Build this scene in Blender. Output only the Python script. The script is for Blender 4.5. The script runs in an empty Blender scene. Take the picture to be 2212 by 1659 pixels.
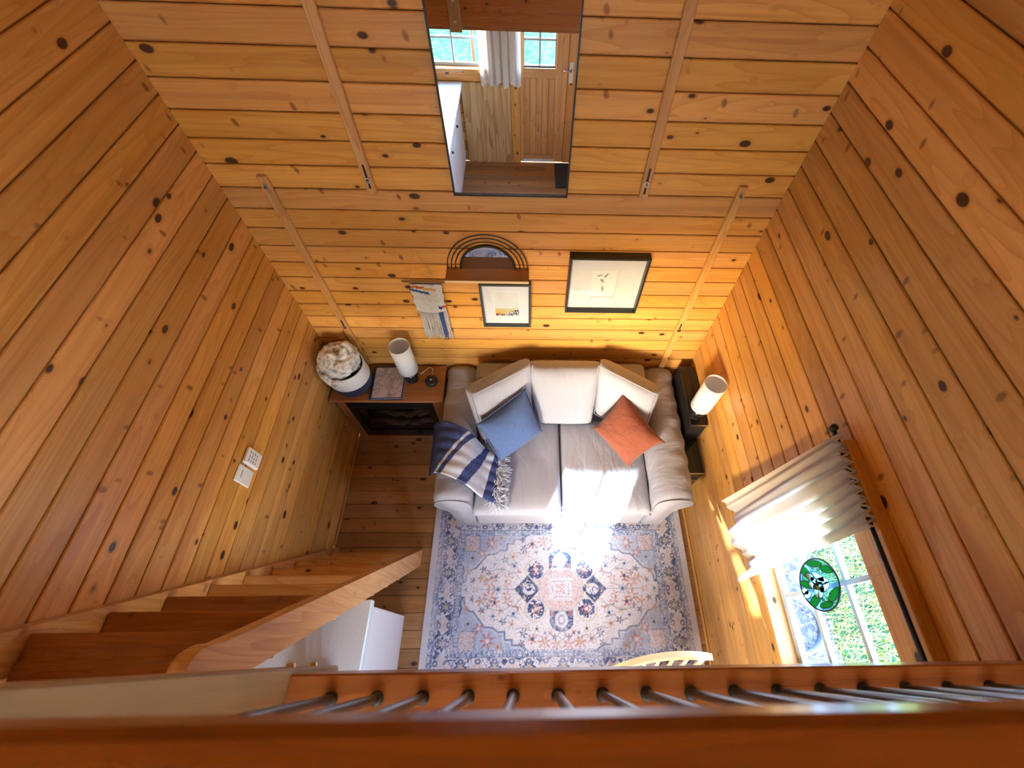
import bpy, bmesh, math, random
import numpy as np
from mathutils import Vector, Matrix, noise
random.seed(7)
PI = math.pi
sc = bpy.context.scene
COL = sc.collection

# ------------------------------------------------------------------ camera
H, D, XL, XR, YF = 3.220, 1.879, -1.425, 1.206, -1.90     # eye height, back wall, left wall, right wall, front wall
B = 0.107                                                  # height of one wall board
cam = bpy.data.cameras.new('camera')
cam.sensor_width = 36.0
cam.lens = 914.231 / 2212 * 36
cam.shift_x = (1106 - 1173.669) / 2212
cam.shift_y = (889.595 - 829.5) / 2212
cam.clip_start = 0.02
cam.dof.use_dof = True
cam.dof.focus_distance = 2.5
cam.dof.aperture_fstop = 3.6
cam_o = bpy.data.objects.new('camera', cam)
p, yw, rl = 1.05151179, 0.06432922, 0.05987419
fw = Vector((math.sin(yw) * math.cos(p), math.cos(yw) * math.cos(p), -math.sin(p)))
rt = Vector((math.cos(yw), -math.sin(yw), 0))
up = rt.cross(fw)
rt2 = math.cos(rl) * rt + math.sin(rl) * up
up2 = -math.sin(rl) * rt + math.cos(rl) * up
m = Matrix((rt2, up2, -fw)).transposed().to_4x4()
m.translation = Vector((0, 0, H))
cam_o.matrix_world = m
COL.objects.link(cam_o)
sc.camera = cam_o

# ------------------------------------------------------------------ light
SUN_DIR = Vector((0.41, 0.91, -0.38)).normalized()
sun = bpy.data.lights.new('sun', 'SUN')
sun.energy = 30.0
sun.angle = math.radians(0.6)
sun.color = (0.74, 0.88, 1.0)
sun_o = bpy.data.objects.new('sun', sun)
sun_o.rotation_euler = SUN_DIR.to_track_quat('-Z', 'Y').to_euler()
sun_o.location = (-3, -7, 5)
COL.objects.link(sun_o)
w = bpy.data.worlds.new('sky')
sc.world = w
w.use_nodes = True
wn = w.node_tree
wn.nodes.clear()
sky = wn.nodes.new('ShaderNodeTexSky')
sky.sky_type = 'NISHITA'
sky.sun_disc = False
sky.sun_elevation = math.radians(20.8)
sky.sun_rotation = math.radians(204.2)
sky.air_density = 1.0
sky.dust_density = 1.5
bg = wn.nodes.new('ShaderNodeBackground')
bg.inputs['Strength'].default_value = 7.0
wo = wn.nodes.new('ShaderNodeOutputWorld')
wn.links.new(sky.outputs[0], bg.inputs[0])
wn.links.new(bg.outputs[0], wo.inputs[0])
sc.view_settings.view_transform = 'Standard'
sc.view_settings.look = 'None'
sc.view_settings.gamma = 1.0
sc.view_settings.use_curve_mapping = False
sc.view_settings.exposure = 0.50
sc.cycles.max_bounces = 10
sc.cycles.diffuse_bounces = 6
sc.cycles.transparent_max_bounces = 12
sc.cycles.sample_clamp_indirect = 12.0
sc.cycles.use_denoising = True


def portal(x, y, z, sx, sy, direction):
    l = bpy.data.lights.new('window_portal', 'AREA')
    l.shape = 'RECTANGLE'
    l.size, l.size_y = sx, sy
    l.cycles.is_portal = True
    o = bpy.data.objects.new('window_portal', l)
    o.location = (x, y, z)
    o.rotation_euler = Vector(direction).to_track_quat('-Z', 'Z').to_euler()
    COL.objects.link(o)


# openings: right window, front window, door glass, added loft window for light
RW = dict(y0=-0.10, y1=0.56, z0=0.95, z1=1.69)
FW = dict(x0=-1.17, x1=-0.53, z0=1.02, z1=1.76)
DG = dict(x0=-0.086, x1=0.273, z0=1.03, z1=1.76)
LW = dict(x0=-0.95, x1=0.75, z0=2.42, z1=3.22)  # added opening behind the camera, lets light onto the back wall
portal(XR + 0.03, 0.23, 1.32, 0.66, 0.74, (-1, 0, 0))
portal(-0.85, YF - 0.03, 1.39, 0.64, 0.74, (0, 1, 0))
portal(0.094, YF - 0.03, 1.395, 0.36, 0.73, (0, 1, 0))

# ------------------------------------------------------------------ materials
MATS = {}


class NT:
    def __init__(self, name):
        self.m = bpy.data.materials.new(name)
        self.m.use_nodes = True
        self.t = self.m.node_tree
        self.t.nodes.clear()
        self.out = self.t.nodes.new('ShaderNodeOutputMaterial')

    def n(self, typ, props=None, **ins):
        nd = self.t.nodes.new(typ)
        for k, v in (props or {}).items():
            setattr(nd, k, v)
        for k, v in ins.items():
            key = int(k[1:]) if k[0] == 'i' and k[1:].isdigit() else k.replace('_', ' ')
            self.set(nd, key, v)
        return nd

    def set(self, nd, key, v):
        s = nd.inputs[key]
        if isinstance(v, bpy.types.NodeSocket):
            self.t.links.new(v, s)
        elif isinstance(v, bpy.types.Node):
            self.t.links.new(v.outputs[0], s)
        else:
            if s.type == 'RGBA' and len(v) == 3:
                v = (*v, 1)
            s.default_value = v

    def math(self, op, a, b=0.0, c=0.0, clamp=False):
        return self.n('ShaderNodeMath', {'operation': op, 'use_clamp': clamp}, i0=a, i1=b, i2=c).outputs[0]

    def mix(self, fac, a, b, mode='MIX'):
        nd = self.t.nodes.new('ShaderNodeMix')
        nd.data_type = 'RGBA'
        nd.blend_type = mode
        self.set(nd, 0, fac)
        self.set(nd, 6, a)
        self.set(nd, 7, b)
        return nd.outputs[2]

    def ramp(self, fac, stops, interp='LINEAR'):
        nd = self.t.nodes.new('ShaderNodeValToRGB')
        nd.color_ramp.interpolation = interp
        e = nd.color_ramp.elements
        while len(e) < len(stops):
            e.new(0.5)
        for i, (pos, c) in enumerate(stops):
            e[i].position = pos
            e[i].color = (*c, 1) if len(c) == 3 else c
        self.set(nd, 0, fac)
        return nd.outputs[0]

    def maprange(self, v, a, b, c=0.0, d=1.0):
        return self.n('ShaderNodeMapRange', None, Value=v, From_Min=a, From_Max=b, To_Min=c, To_Max=d).outputs[0]

    def bsdf(self, **ins):
        b = self.n('ShaderNodeBsdfPrincipled', None, **ins)
        self.t.links.new(b.outputs[0], self.out.inputs[0])
        return b

    def coords(self, scale=(1, 1, 1), rnd=True, kind='Object'):
        tc = self.n('ShaderNodeTexCoord').outputs[kind]
        if rnd:
            oi = self.n('ShaderNodeObjectInfo').outputs['Random']
            off = self.n('ShaderNodeCombineXYZ', None, i0=self.math('MULTIPLY', oi, 53.0), i1=self.math('MULTIPLY', oi, 17.0), i2=self.math('MULTIPLY', oi, 31.0))
            tc = self.n('ShaderNodeVectorMath', {'operation': 'ADD'}, i0=tc, i1=off).outputs[0]
        return tc

    def scaled(self, vec, s):
        return self.n('ShaderNodeVectorMath', {'operation': 'MULTIPLY'}, i0=vec, i1=s).outputs[0]

    def noise(self, vec, scale=1.0, detail=2.0, rough=0.5, dist=0.0):
        return self.n('ShaderNodeTexNoise', None, Vector=vec, Scale=scale, Detail=detail, Roughness=rough, Distortion=dist).outputs[0]

    def bump(self, h, strength=0.3, dist=0.01, normal=None):
        nd = self.n('ShaderNodeBump', None, Height=h, Strength=strength, Distance=dist)
        if normal is not None:
            self.set(nd, 'Normal', normal)
        return nd.outputs[0]


def pine(name, axis, light, dark, knot=(0.055, 0.018, 0.008), knots=1.0, rough=0.38, vary=0.22, grain=13.0, contrast=1.0, coat=0.0):
    """Knotty softwood; axis 0/1/2 is the direction of the grain in object space."""
    if name in MATS:
        return MATS[name]
    N = NT(name)
    vec = N.coords()
    s1 = [9.0, 9.0, 9.0]
    s1[axis] = 0.75
    s2 = [12.0, 12.0, 12.0]
    s2[axis] = 7.0
    wob = N.noise(N.scaled(vec, (3.0, 3.0, 3.0)), 1.0, 2.0)
    vor = N.n('ShaderNodeTexVoronoi', {'feature': 'F1', 'voronoi_dimensions': '3D'}, Vector=N.scaled(vec, tuple(s2)), Scale=1.0, Randomness=1.0)
    dist = N.math('ADD', vor.outputs['Distance'], N.math('MULTIPLY', N.math('SUBTRACT', wob, 0.5), 0.05))
    sepc = N.n('ShaderNodeSeparateColor', None, i0=vor.outputs['Color'])
    rad = N.math('MULTIPLY', N.maprange(sepc.outputs[0], 0.05, 1.0, 0.0, 0.21), knots)
    kn = N.n('ShaderNodeMapRange', {'interpolation_type': 'SMOOTHSTEP'}, Value=N.math('SUBTRACT', dist, rad), From_Min=-0.05, From_Max=0.015, To_Min=1.0, To_Max=0.0).outputs[0]
    halo = N.n('ShaderNodeMapRange', {'interpolation_type': 'SMOOTHSTEP'}, Value=N.math('SUBTRACT', dist, rad), From_Min=0.0, From_Max=0.16, To_Min=1.0, To_Max=0.0).outputs[0]
    halo = N.math('MULTIPLY', halo, N.maprange(rad, 0.0, 0.05, 0.0, 1.0))
    g0 = N.noise(N.scaled(vec, tuple(s1)), 1.0, 1.5, 0.45)
    g0 = N.math('ADD', g0, N.math('MULTIPLY', halo, 0.10))
    ring = N.math('FRACT', N.math('MULTIPLY', g0, grain))
    line = N.math('POWER', ring, 3.0)
    s3 = [160.0, 160.0, 160.0]
    s3[axis] = 3.0
    fine = N.noise(N.scaled(vec, tuple(s3)), 1.0, 2.0, 0.6)
    s4 = [2.2, 2.2, 2.2]
    s4[axis] = 0.9
    blot = N.noise(N.scaled(vec, tuple(s4)), 1.0, 3.0, 0.55)
    col = N.mix(N.math('MULTIPLY', line, 0.60 * contrast), light, dark)
    col = N.mix(N.math('MULTIPLY', N.maprange(fine, 0.45, 0.75), 0.30 * contrast), col, dark)
    col = N.mix(N.maprange(blot, 0.42, 0.72, 0.0, 0.45), col, dark)
    s5 = [26.0, 26.0, 26.0]
    s5[axis] = 0.45
    band = N.noise(N.scaled(vec, tuple(s5)), 1.0, 3.0, 0.6)
    col = N.mix(N.maprange(band, 0.50, 0.78, 0.0, 0.70 * min(1.0, contrast)), col, tuple(c * 0.82 for c in dark))
    col = N.mix(N.maprange(band, 0.46, 0.28, 0.0, 0.30), col, tuple(min(0.9, c * 1.18) for c in light))
    # slanting spike knots: short dark dashes
    s6 = [16.0, 16.0, 16.0]
    s6[axis] = 26.0
    rot = N.n('ShaderNodeVectorRotate', {'rotation_type': 'AXIS_ANGLE'}, Vector=vec, Axis=(0.58, 0.58, 0.58), Angle=0.45).outputs[0]
    dsh = N.n('ShaderNodeTexVoronoi', {'feature': 'F1', 'voronoi_dimensions': '3D'}, Vector=N.scaled(rot, tuple(s6)), Scale=0.55)
    dsp = N.n('ShaderNodeSeparateColor', None, i0=dsh.outputs['Color'])
    dm2 = N.math('MULTIPLY', N.maprange(dsh.outputs['Distance'], 0.10, 0.19, 1.0, 0.0), N.maprange(dsp.outputs[1], 0.62, 0.66, 0.0, 0.75 * min(1.0, knots)))
    col = N.mix(dm2, col, (0.16, 0.055, 0.018))
    col = N.mix(N.math('MULTIPLY', halo, 0.35), col, dark)
    oi = N.n('ShaderNodeObjectInfo').outputs['Random']
    oi2 = N.math('FRACT', N.math('MULTIPLY', oi, 7.31))
    val = N.maprange(oi, 0.0, 1.0, 1.0 - vary, 1.0 + vary * 0.55)
    hsv = N.n('ShaderNodeHueSaturation', None, Hue=N.maprange(oi2, 0.0, 1.0, 0.4975, 0.5025), Saturation=N.maprange(oi2, 0, 1, 0.97, 1.05), Value=val, Color=col).outputs[0]
    col = N.mix(kn, hsv, knot)
    h = N.math('ADD', N.math('MULTIPLY', fine, 0.3), N.math('MULTIPLY', kn, -0.8))
    nb = N.bump(h, 0.12, 0.004)
    N.bsdf(Base_Color=col, Roughness=N.maprange(fine, 0.3, 0.8, rough - 0.05, rough + 0.12), Normal=nb, Coat_Weight=coat, Coat_Roughness=0.2)
    MATS[name] = N.m
    return N.m


WL, WD = (0.73, 0.405, 0.115), (0.52, 0.228, 0.045)
FL, FD = (0.42, 0.225, 0.09), (0.29, 0.135, 0.045)


def wallpine(ax):
    return pine('wall_pine_%d' % ax, ax, WL, WD, coat=0.15)


def floorpine(ax):
    return pine('floor_pine_%d' % ax, ax, FL, FD, rough=0.33, coat=0.2)


def beampine(ax):
    return pine('beam_pine_%d' % ax, ax, (0.36, 0.135, 0.028), (0.23, 0.07, 0.012), knots=0.8, rough=0.30, vary=0.10, coat=0.25)


def stairpine(ax):
    return pine('stair_pine_%d' % ax, ax, (0.68, 0.40, 0.155), (0.48, 0.225, 0.065), knots=0.7, vary=0.12, contrast=1.3)


def plain(name, col, rough=0.5, metal=0.0, **kw):
    if name in MATS:
        return MATS[name]
    N = NT(name)
    N.bsdf(Base_Color=col, Roughness=rough, Metallic=metal, **kw)
    MATS[name] = N.m
    return N.m


def fabric(name, col, col2=None, weave=900.0, folds=0.5, rough=0.9, streak=None, sheen=0.2, wr=(9.0, 9.0, 9.0)):
    if name in MATS:
        return MATS[name]
    N = NT(name)
    vec = N.coords()
    a = N.noise(vec, weave * 0.35, 2.0, 0.7)
    base = N.mix(N.maprange(a, 0.35, 0.65), col, col2 or tuple(c * 0.86 for c in col))
    if streak:
        s = N.noise(N.scaled(vec, streak), 1.0, 2.0, 0.6)
        base = N.mix(N.maprange(s, 0.42, 0.62), base, col2 or col)
    f = N.noise(N.scaled(vec, wr), 1.0, 3.0, 0.5, 0.6)
    nb = N.bump(f, folds, 0.05)
    nb = N.bump(a, 0.12, 0.002, nb)
    N.bsdf(Base_Color=base, Roughness=rough, Normal=nb, Sheen_Weight=sheen, Specular_IOR_Level=0.2)
    MATS[name] = N.m
    return N.m


def vcol(name, rough=0.9, bump=0.0, coat=0.0, spec=0.3):
    if name in MATS:
        return MATS[name]
    N = NT(name)
    at = N.n('ShaderNodeAttribute', {'attribute_name': 'Col'}).outputs[0]
    kw = {}
    if bump:
        kw['Normal'] = N.bump(N.noise(N.coords(rnd=False), 420.0, 2.0, 0.7), bump, 0.004)
    N.bsdf(Base_Color=at, Roughness=rough, Coat_Weight=coat, Specular_IOR_Level=spec, **kw)
    MATS[name] = N.m
    return N.m


def glass(name, tint=(1, 1, 1), rough=0.0, spec=0.06):
    """Thin pane: lets light straight through, mirrors a little of the room."""
    if name in MATS:
        return MATS[name]
    N = NT(name)
    tr = N.n('ShaderNodeBsdfTransparent', None, Color=tint)
    gl = N.n('ShaderNodeBsdfGlossy', None, Roughness=rough)
    ge = N.n('ShaderNodeNewGeometry')
    cs = N.math('ABSOLUTE', N.n('ShaderNodeVectorMath', {'operation': 'DOT_PRODUCT'}, i0=ge.outputs['Incoming'], i1=ge.outputs['Normal']).outputs['Value'])
    fr = N.math('ADD', N.math('MULTIPLY', N.math('POWER', N.math('SUBTRACT', 1.0, cs), 5.0), 0.92), spec)
    mx = N.n('ShaderNodeMixShader', None, i0=fr, i1=tr, i2=gl)
    N.t.links.new(mx.outputs[0], N.out.inputs[0])
    MATS[name] = N.m
    return N.m


def translucent(name, col, fac=0.5, rough=0.9, wr=None):
    if name in MATS:
        return MATS[name]
    N = NT(name)
    kw = {}
    if wr:
        kw['Normal'] = N.bump(N.noise(N.scaled(N.coords(rnd=False), wr), 1.0, 3.0), 0.3, 0.02)
    d = N.n('ShaderNodeBsdfPrincipled', None, Base_Color=col, Roughness=rough, Specular_IOR_Level=0.1, **kw)
    t = N.n('ShaderNodeBsdfTranslucent', None, Color=col)
    mx = N.n('ShaderNodeMixShader', None, i0=fac, i1=d, i2=t)
    N.t.links.new(mx.outputs[0], N.out.inputs[0])
    MATS[name] = N.m
    return N.m


BLACK = plain('black_paint', (0.012, 0.012, 0.013), 0.45)
GLOSSBLACK = plain('gloss_black', (0.010, 0.010, 0.011), 0.12)
STEEL = plain('steel', (0.62, 0.63, 0.65), 0.28, 1.0)
WHITEP = plain('white_paint', (0.76, 0.81, 0.88), 0.35)
WHITEPL = plain('white_plastic', (0.78, 0.83, 0.92), 0.4)
PANE = glass('window_glass')
MIRROR = plain('mirror_silver', (0.90, 0.92, 0.92), 0.0, 1.0)

# ------------------------------------------------------------------ mesh helpers
ORG = {}


def tag(o, label=None, cat=None, group=None, kind=None):
    if label:
        o['label'] = label
    if cat:
        o['category'] = cat
    if group:
        o['group'] = group
    if kind:
        o['kind'] = kind
    return o


def thing(name, loc, label, cat, group=None):
    o = bpy.data.objects.new(name, None)
    o.empty_display_size = 0.05
    o.location = loc
    COL.objects.link(o)
    ORG[o.name] = Vector(loc)
    return tag(o, label, cat, group)


def mesh(name, verts, faces, mat, parent=None, smooth=False, origin=None):
    """World-space verts; the object's origin is its parent's, or `origin`."""
    org = ORG[parent.name] if parent else Vector(origin or (0, 0, 0))
    me = bpy.data.meshes.new(name)
    me.from_pydata([tuple(Vector(v) - org) for v in verts], [], faces)
    me.validate()
    me.update()
    if smooth:
        me.polygons.foreach_set('use_smooth', [True] * len(me.polygons))
    if mat:
        me.materials.append(mat)
    o = bpy.data.objects.new(name, me)
    COL.objects.link(o)
    if parent:
        o.parent = parent
    else:
        o.location = org
    ORG[o.name] = org
    return o


def bm_obj(name, bm, mat, parent=None, smooth=False, origin=None):
    bmesh.ops.recalc_face_normals(bm, faces=bm.faces)
    bm.verts.index_update()
    vs = [v.co.copy() for v in bm.verts]
    fs = [[v.index for v in f.verts] for f in bm.faces]
    bm.free()
    return mesh(name, vs, fs, mat, parent, smooth, origin)


def add_box(bm, x0, x1, y0, y1, z0, z1, bev=0.0, mat=None):
    vs = [bm.verts.new((x, y, z)) for x in (x0, x1) for y in (y0, y1) for z in (z0, z1)]
    if mat is not None:
        for v in vs:
            v.co = mat @ v.co
    idx = [(0, 1, 3, 2), (4, 6, 7, 5), (0, 4, 5, 1), (2, 3, 7, 6), (0, 2, 6, 4), (1, 5, 7, 3)]
    fs = [bm.faces.new([vs[i] for i in f]) for f in idx]
    if bev > 0:
        es = list({e for f in fs for e in f.edges})
        bmesh.ops.bevel(bm, geom=es, offset=bev, segments=1, affect='EDGES', profile=0.5)
    return fs


def box(name, x0, x1, y0, y1, z0, z1, mat, parent=None, bev=0.0, origin=None, xf=None):
    bm = bmesh.new()
    add_box(bm, x0, x1, y0, y1, z0, z1, bev, xf)
    return bm_obj(name, bm, mat, parent, False, origin)


def tube_geo(pts, r, n=8, closed=False, caps=True):
    pts = [Vector(q) for q in pts]
    rs = r if isinstance(r, (list, tuple)) else [r] * len(pts)
    verts, faces = [], []
    prev = None
    m_ = len(pts)
    for i, q in enumerate(pts):
        if closed:
            t = (pts[(i + 1) % m_] - pts[i - 1]).normalized()
        else:
            t = (pts[min(i + 1, m_ - 1)] - pts[max(i - 1, 0)]).normalized()
        if prev is None:
            a = Vector((0, 0, 1)) if abs(t.z) < 0.9 else Vector((1, 0, 0))
            u = t.cross(a).normalized()
        else:
            u = (prev - t * prev.dot(t)).normalized()
        prev = u
        v = t.cross(u)
        for k in range(n):
            a = 2 * PI * k / n
            verts.append(q + (u * math.cos(a) + v * math.sin(a)) * rs[i])
    segs = m_ if closed else m_ - 1
    for i in range(segs):
        for k in range(n):
            a, b = i * n + k, i * n + (k + 1) % n
            c, d = ((i + 1) % m_) * n + (k + 1) % n, ((i + 1) % m_) * n + k
            faces.append((a, b, c, d))
    if caps and not closed:
        faces.append(tuple(range(n))[::-1])
        faces.append(tuple((m_ - 1) * n + k for k in range(n)))
    return verts, faces


def tube(name, pts, r, mat, parent=None, n=8, closed=False, origin=None):
    v, f = tube_geo(pts, r, n, closed)
    return mesh(name, v, f, mat, parent, True, origin)


def lathe(name, prof, cx, cy, mat, parent=None, n=32, smooth=True, caps=True, origin=None):
    """prof: (radius, z) pairs from bottom to top."""
    verts, faces = [], []
    for r, z in prof:
        for k in range(n):
            a = 2 * PI * k / n
            verts.append((cx + r * math.cos(a), cy + r * math.sin(a), z))
    for i in range(len(prof) - 1):
        for k in range(n):
            faces.append((i * n + k, i * n + (k + 1) % n, (i + 1) * n + (k + 1) % n, (i + 1) * n + k))
    if caps:
        faces.append(tuple(range(n))[::-1])
        faces.append(tuple((len(prof) - 1) * n + k for k in range(n)))
    o = mesh(name, verts, faces, mat, parent, smooth, origin)
    return o


def grid(name, fn, nu, nv, mat, parent=None, smooth=True, thick=0.0, colors=None, origin=None, uv=None):
    """fn(u, v) -> world point for u, v in 0..1; optional thickness along the normal."""
    P = [[Vector(fn(i / (nu - 1), j / (nv - 1))) for j in range(nv)] for i in range(nu)]
    verts = [P[i][j] for i in range(nu) for j in range(nv)]
    faces = [(i * nv + j, (i + 1) * nv + j, (i + 1) * nv + j + 1, i * nv + j + 1) for i in range(nu - 1) for j in range(nv - 1)]
    if thick:
        nb = len(verts)
        for i in range(nu):
            for j in range(nv):
                du = P[min(i + 1, nu - 1)][j] - P[max(i - 1, 0)][j]
                dv = P[i][min(j + 1, nv - 1)] - P[i][max(j - 1, 0)]
                verts.append(P[i][j] - du.cross(dv).normalized() * thick)
        faces += [tuple(nb + k for k in f[::-1]) for f in faces]
        rim = [i * nv for i in range(nu)] + [(nu - 1) * nv + j for j in range(1, nv)] + [i * nv + nv - 1 for i in range(nu - 2, -1, -1)] + [j for j in range(nv - 2, 0, -1)]
        for k in range(len(rim)):
            a, b = rim[k], rim[(k + 1) % len(rim)]
            faces.append((b, a, a + nb, b + nb))
    o = mesh(name, verts, faces, mat, parent, smooth, origin)
    if colors is not None:
        at = o.data.color_attributes.new('Col', 'FLOAT_COLOR', 'POINT')
        c = np.concatenate([colors, colors], 0) if thick else colors
        at.data.foreach_set('color', np.concatenate([c, np.ones((len(c), 1))], 1).astype(np.float32).ravel())
    return o


def srgb(r, g, b):
    f = lambda c: (c / 255 / 12.92) if c / 255 <= 0.04045 else ((c / 255 + 0.055) / 1.055) ** 2.4
    return (f(r), f(g), f(b))


def lin(arr):
    a = np.asarray(arr, float) / 255
    return np.where(a <= 0.04045, a / 12.92, ((a + 0.055) / 1.055) ** 2.4)


# ------------------------------------------------------------------ boards
BOARD = {}


def board_mesh(L, h, t=0.018, c=0.006, gap=0.0016, key=None, mat=None):
    """Tongue-and-groove board: x along, z up, face at y = 0 looking to -y, bevelled long edges."""
    k = (round(L, 3), round(h, 4), mat.name)
    if k in BOARD:
        return BOARD[k]
    prof = [(t, gap), (c, gap), (0.0, c + gap), (0.0, h - c * 0.5 - gap), (c * 0.5, h - gap), (t, h - gap)]
    vs = [(x, y, z) for x in (0, L) for y, z in prof]
    n = len(prof)
    fs = [(i, (i + 1) % n, n + (i + 1) % n, n + i) for i in range(n)]
    fs += [tuple(range(n))[::-1], tuple(range(n, 2 * n))]
    me = bpy.data.meshes.new('board')
    me.from_pydata(vs, [], fs)
    me.update()
    me.materials.append(mat)
    BOARD[k] = me
    return me


def board(parent, L, h, origin, rotz, mat, name='board', rot=None):
    o = bpy.data.objects.new(name, board_mesh(L, h, mat=mat))
    o.location = Vector(origin) - ORG[parent.name]
    o.rotation_euler = rot or (0, 0, rotz)
    o.parent = parent
    COL.objects.link(o)
    return o


def spans(a, b, holes):
    """Interval a..b minus the holes."""
    out, cur = [], a
    for h0, h1 in sorted(holes):
        if h0 > cur:
            out.append((cur, min(h0, b)))
        cur = max(cur, h1)
    if cur < b:
        out.append((cur, b))
    return [s for s in out if s[1] - s[0] > 0.02]


def clad(parent, along0, along1, zstart, ztop, place, holes, mat, lo=0.0):
    """Rows of boards of height B between lo and ztop, cut round the holes (a0,a1,z0,z1)."""
    z = zstart
    while z > lo:
        z -= B
    while z < ztop:
        z0, z1 = max(z, lo), min(z + B, ztop)
        if z1 - z0 > 0.012:
            cuts = [(h[0], h[1]) for h in holes if h[2] < z1 - 0.002 and h[3] > z0 + 0.002]
            partial = [h for h in holes if h[2] < z1 - 0.002 and h[3] > z0 + 0.002 and (h[2] > z0 + 0.004 or h[3] < z1 - 0.004)]
            for a, b in spans(along0, along1, cuts):
                place(a, b, z0, z1 - z0)
            for h in partial:
                if h[2] > z0 + 0.012:
                    place(h[0], h[1], z0, h[2] - z0)
                if h[3] < z1 - 0.012:
                    place(h[0], h[1], h[3], z1 - h[3])
        z += B


EAVE, RIDGE, XM = 2.98, 3.95, (XL + XR) / 2
T = 0.018
# backing panels carry the boards; each has the openings cut out
dark_wood = plain('sheathing', (0.30, 0.14, 0.045), 0.8)


def panel_with_holes(name, a0, a1, z0, z1, holes, fixed, thick, axis, mat, gable=None):
    """Wall slab made of rectangular pieces round the openings, one mesh."""
    bm = bmesh.new()
    xs = sorted({a0, a1, *[h[0] for h in holes], *[h[1] for h in holes]})
    zs = sorted({z0, z1, *[h[2] for h in holes], *[h[3] for h in holes]})
    for i in range(len(xs) - 1):
        for j in range(len(zs) - 1):
            cx, cz = (xs[i] + xs[i + 1]) / 2, (zs[j] + zs[j + 1]) / 2
            if any(h[0] < cx < h[1] and h[2] < cz < h[3] for h in holes):
                continue
            lo, hi = sorted((fixed, fixed + thick))
            if axis == 'x':
                add_box(bm, lo, hi, xs[i], xs[i + 1], zs[j], zs[j + 1])
            else:
                add_box(bm, xs[i], xs[i + 1], lo, hi, zs[j], zs[j + 1])
    if gable:
        lo, hi = sorted((fixed, fixed + thick))
        vs = [bm.verts.new(q) for yy in (lo, hi) for q in ((a0, yy, z1), (a1, yy, z1), ((a0 + a1) / 2, yy, gable))]
        for f in ((0, 1, 2), (5, 4, 3), (0, 3, 4, 1), (1, 4, 5, 2), (2, 5, 3, 0)):
            bm.faces.new([vs[i] for i in f])
    o = bm_obj(name, bm, mat)
    o['kind'] = 'structure'
    return o


# floor
bmf = bmesh.new()
add_box(bmf, XL - 0.08, XR + 0.08, YF - 0.08, D + 0.08, -0.12, -T)
floor = bm_obj('floor', bmf, dark_wood)
floor['kind'] = 'structure'
FB = 0.1085
y = D
i = 0
fm = floorpine(0)
while y > YF:
    y0 = max(y - FB, YF)
    cutx = XL
    joints = [XL, XR] if i % 3 else [XL, XL + 0.6 + (i * 0.37) % 1.6, XR]
    for a, b in zip(joints[:-1], joints[1:]):
        # board lying flat: local z -> world -y..., face up
        o = bpy.data.objects.new('floor_board', board_mesh(b - a, y - y0, c=0.0012, mat=fm))
        o.location = (a, y0, 0)
        o.rotation_euler = (-PI / 2, 0, 0)
        o.parent = floor
        COL.objects.link(o)
        # rotation -90 about x maps local z -> +y and local y -> -z
    y -= FB
    i += 1

# back wall
wall_back = panel_with_holes('wall_back', XL - 0.08, XR + 0.08, 0, EAVE, [], D + T, 0.06, 'y', dark_wood, RIDGE)
wm = wallpine(0)
clad(wall_back, XL, XR, 2.6399, EAVE, lambda a, b, z, h: board(wall_back, b - a, h, (a, D, z), 0, wm), [], wm)
# left wall: boards run along y, face +x  (local -y -> +x : rotate +90)
wall_left = panel_with_holes('wall_left', YF - 0.08, D + 0.08, 0, EAVE, [], XL - T, -0.06, 'x', dark_wood)
clad(wall_left, YF, D, 2.5843, EAVE, lambda a, b, z, h: board(wall_left, b - a, h, (XL, a, z), PI / 2, wm), [], wm)
# right wall: face -x (local -y -> -x : rotate -90; along runs -y)
RH = [(RW['y0'], RW['y1'], RW['z0'], RW['z1'])]
wall_right = panel_with_holes('wall_right', YF - 0.08, D + 0.08, 0, EAVE, RH, XR + T, 0.06, 'x', dark_wood)
clad(wall_right, YF, D, 2.6886, EAVE, lambda a, b, z, h: board(wall_right, b - a, h, (XR, b, z), -PI / 2, wm), RH, wm)
# front wall: face +y (rotate 180; along runs -x)
FH = [(FW['x0'], FW['x1'], FW['z0'], FW['z1']), (DG['x0'], DG['x1'], DG['z0'], DG['z1'])]
FHL = FH + [(LW['x0'], LW['x1'], LW['z0'], EAVE)]
bmw = None
wall_front = panel_with_holes('wall_front', XL - 0.08, XR + 0.08, 0, EAVE, FHL, YF - T, -0.06, 'y', dark_wood)
DOORH = (-0.236, 0.50, 0.0, 1.92)
clad(wall_front, XL, XR, 2.60, EAVE, lambda a, b, z, h: board(wall_front, b - a, h, (b, YF, z), PI, wm), FHL[0:1] + [DOORH] + FHL[2:], wm)
# added loft window band above the eave: side wedges only
bm = bmesh.new()
for s in (-1, 1):
    xo = XL - 0.08 if s < 0 else XR + 0.08
    xi = LW['x0'] if s < 0 else LW['x1']
    zi = EAVE + (RIDGE - EAVE) * (1 - abs(xi - XM) / (XR + 0.08 - XM))
    vs = [bm.verts.new((x, yy, z)) for yy in (YF - T, YF - T - 0.06) for x, z in ((xo, EAVE), (xi, EAVE), (xi, zi))]
    for f in ((0, 1, 2), (5, 4, 3), (0, 3, 4, 1), (1, 4, 5, 2), (2, 5, 3, 0)):
        bm.faces.new([vs[k] for k in f])
zi0 = EAVE + (RIDGE - EAVE) * (1 - abs(LW['x0'] - XM) / (XR + 0.08 - XM))
zi1 = EAVE + (RIDGE - EAVE) * (1 - abs(LW['x1'] - XM) / (XR + 0.08 - XM))
vs = [bm.verts.new((x, yy, z)) for yy in (YF - T, YF - T - 0.06) for x, z in ((LW['x0'], LW['z1']), (LW['x1'], LW['z1']), (LW['x1'], zi1), (XM, RIDGE), (LW['x0'], zi0))]
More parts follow.
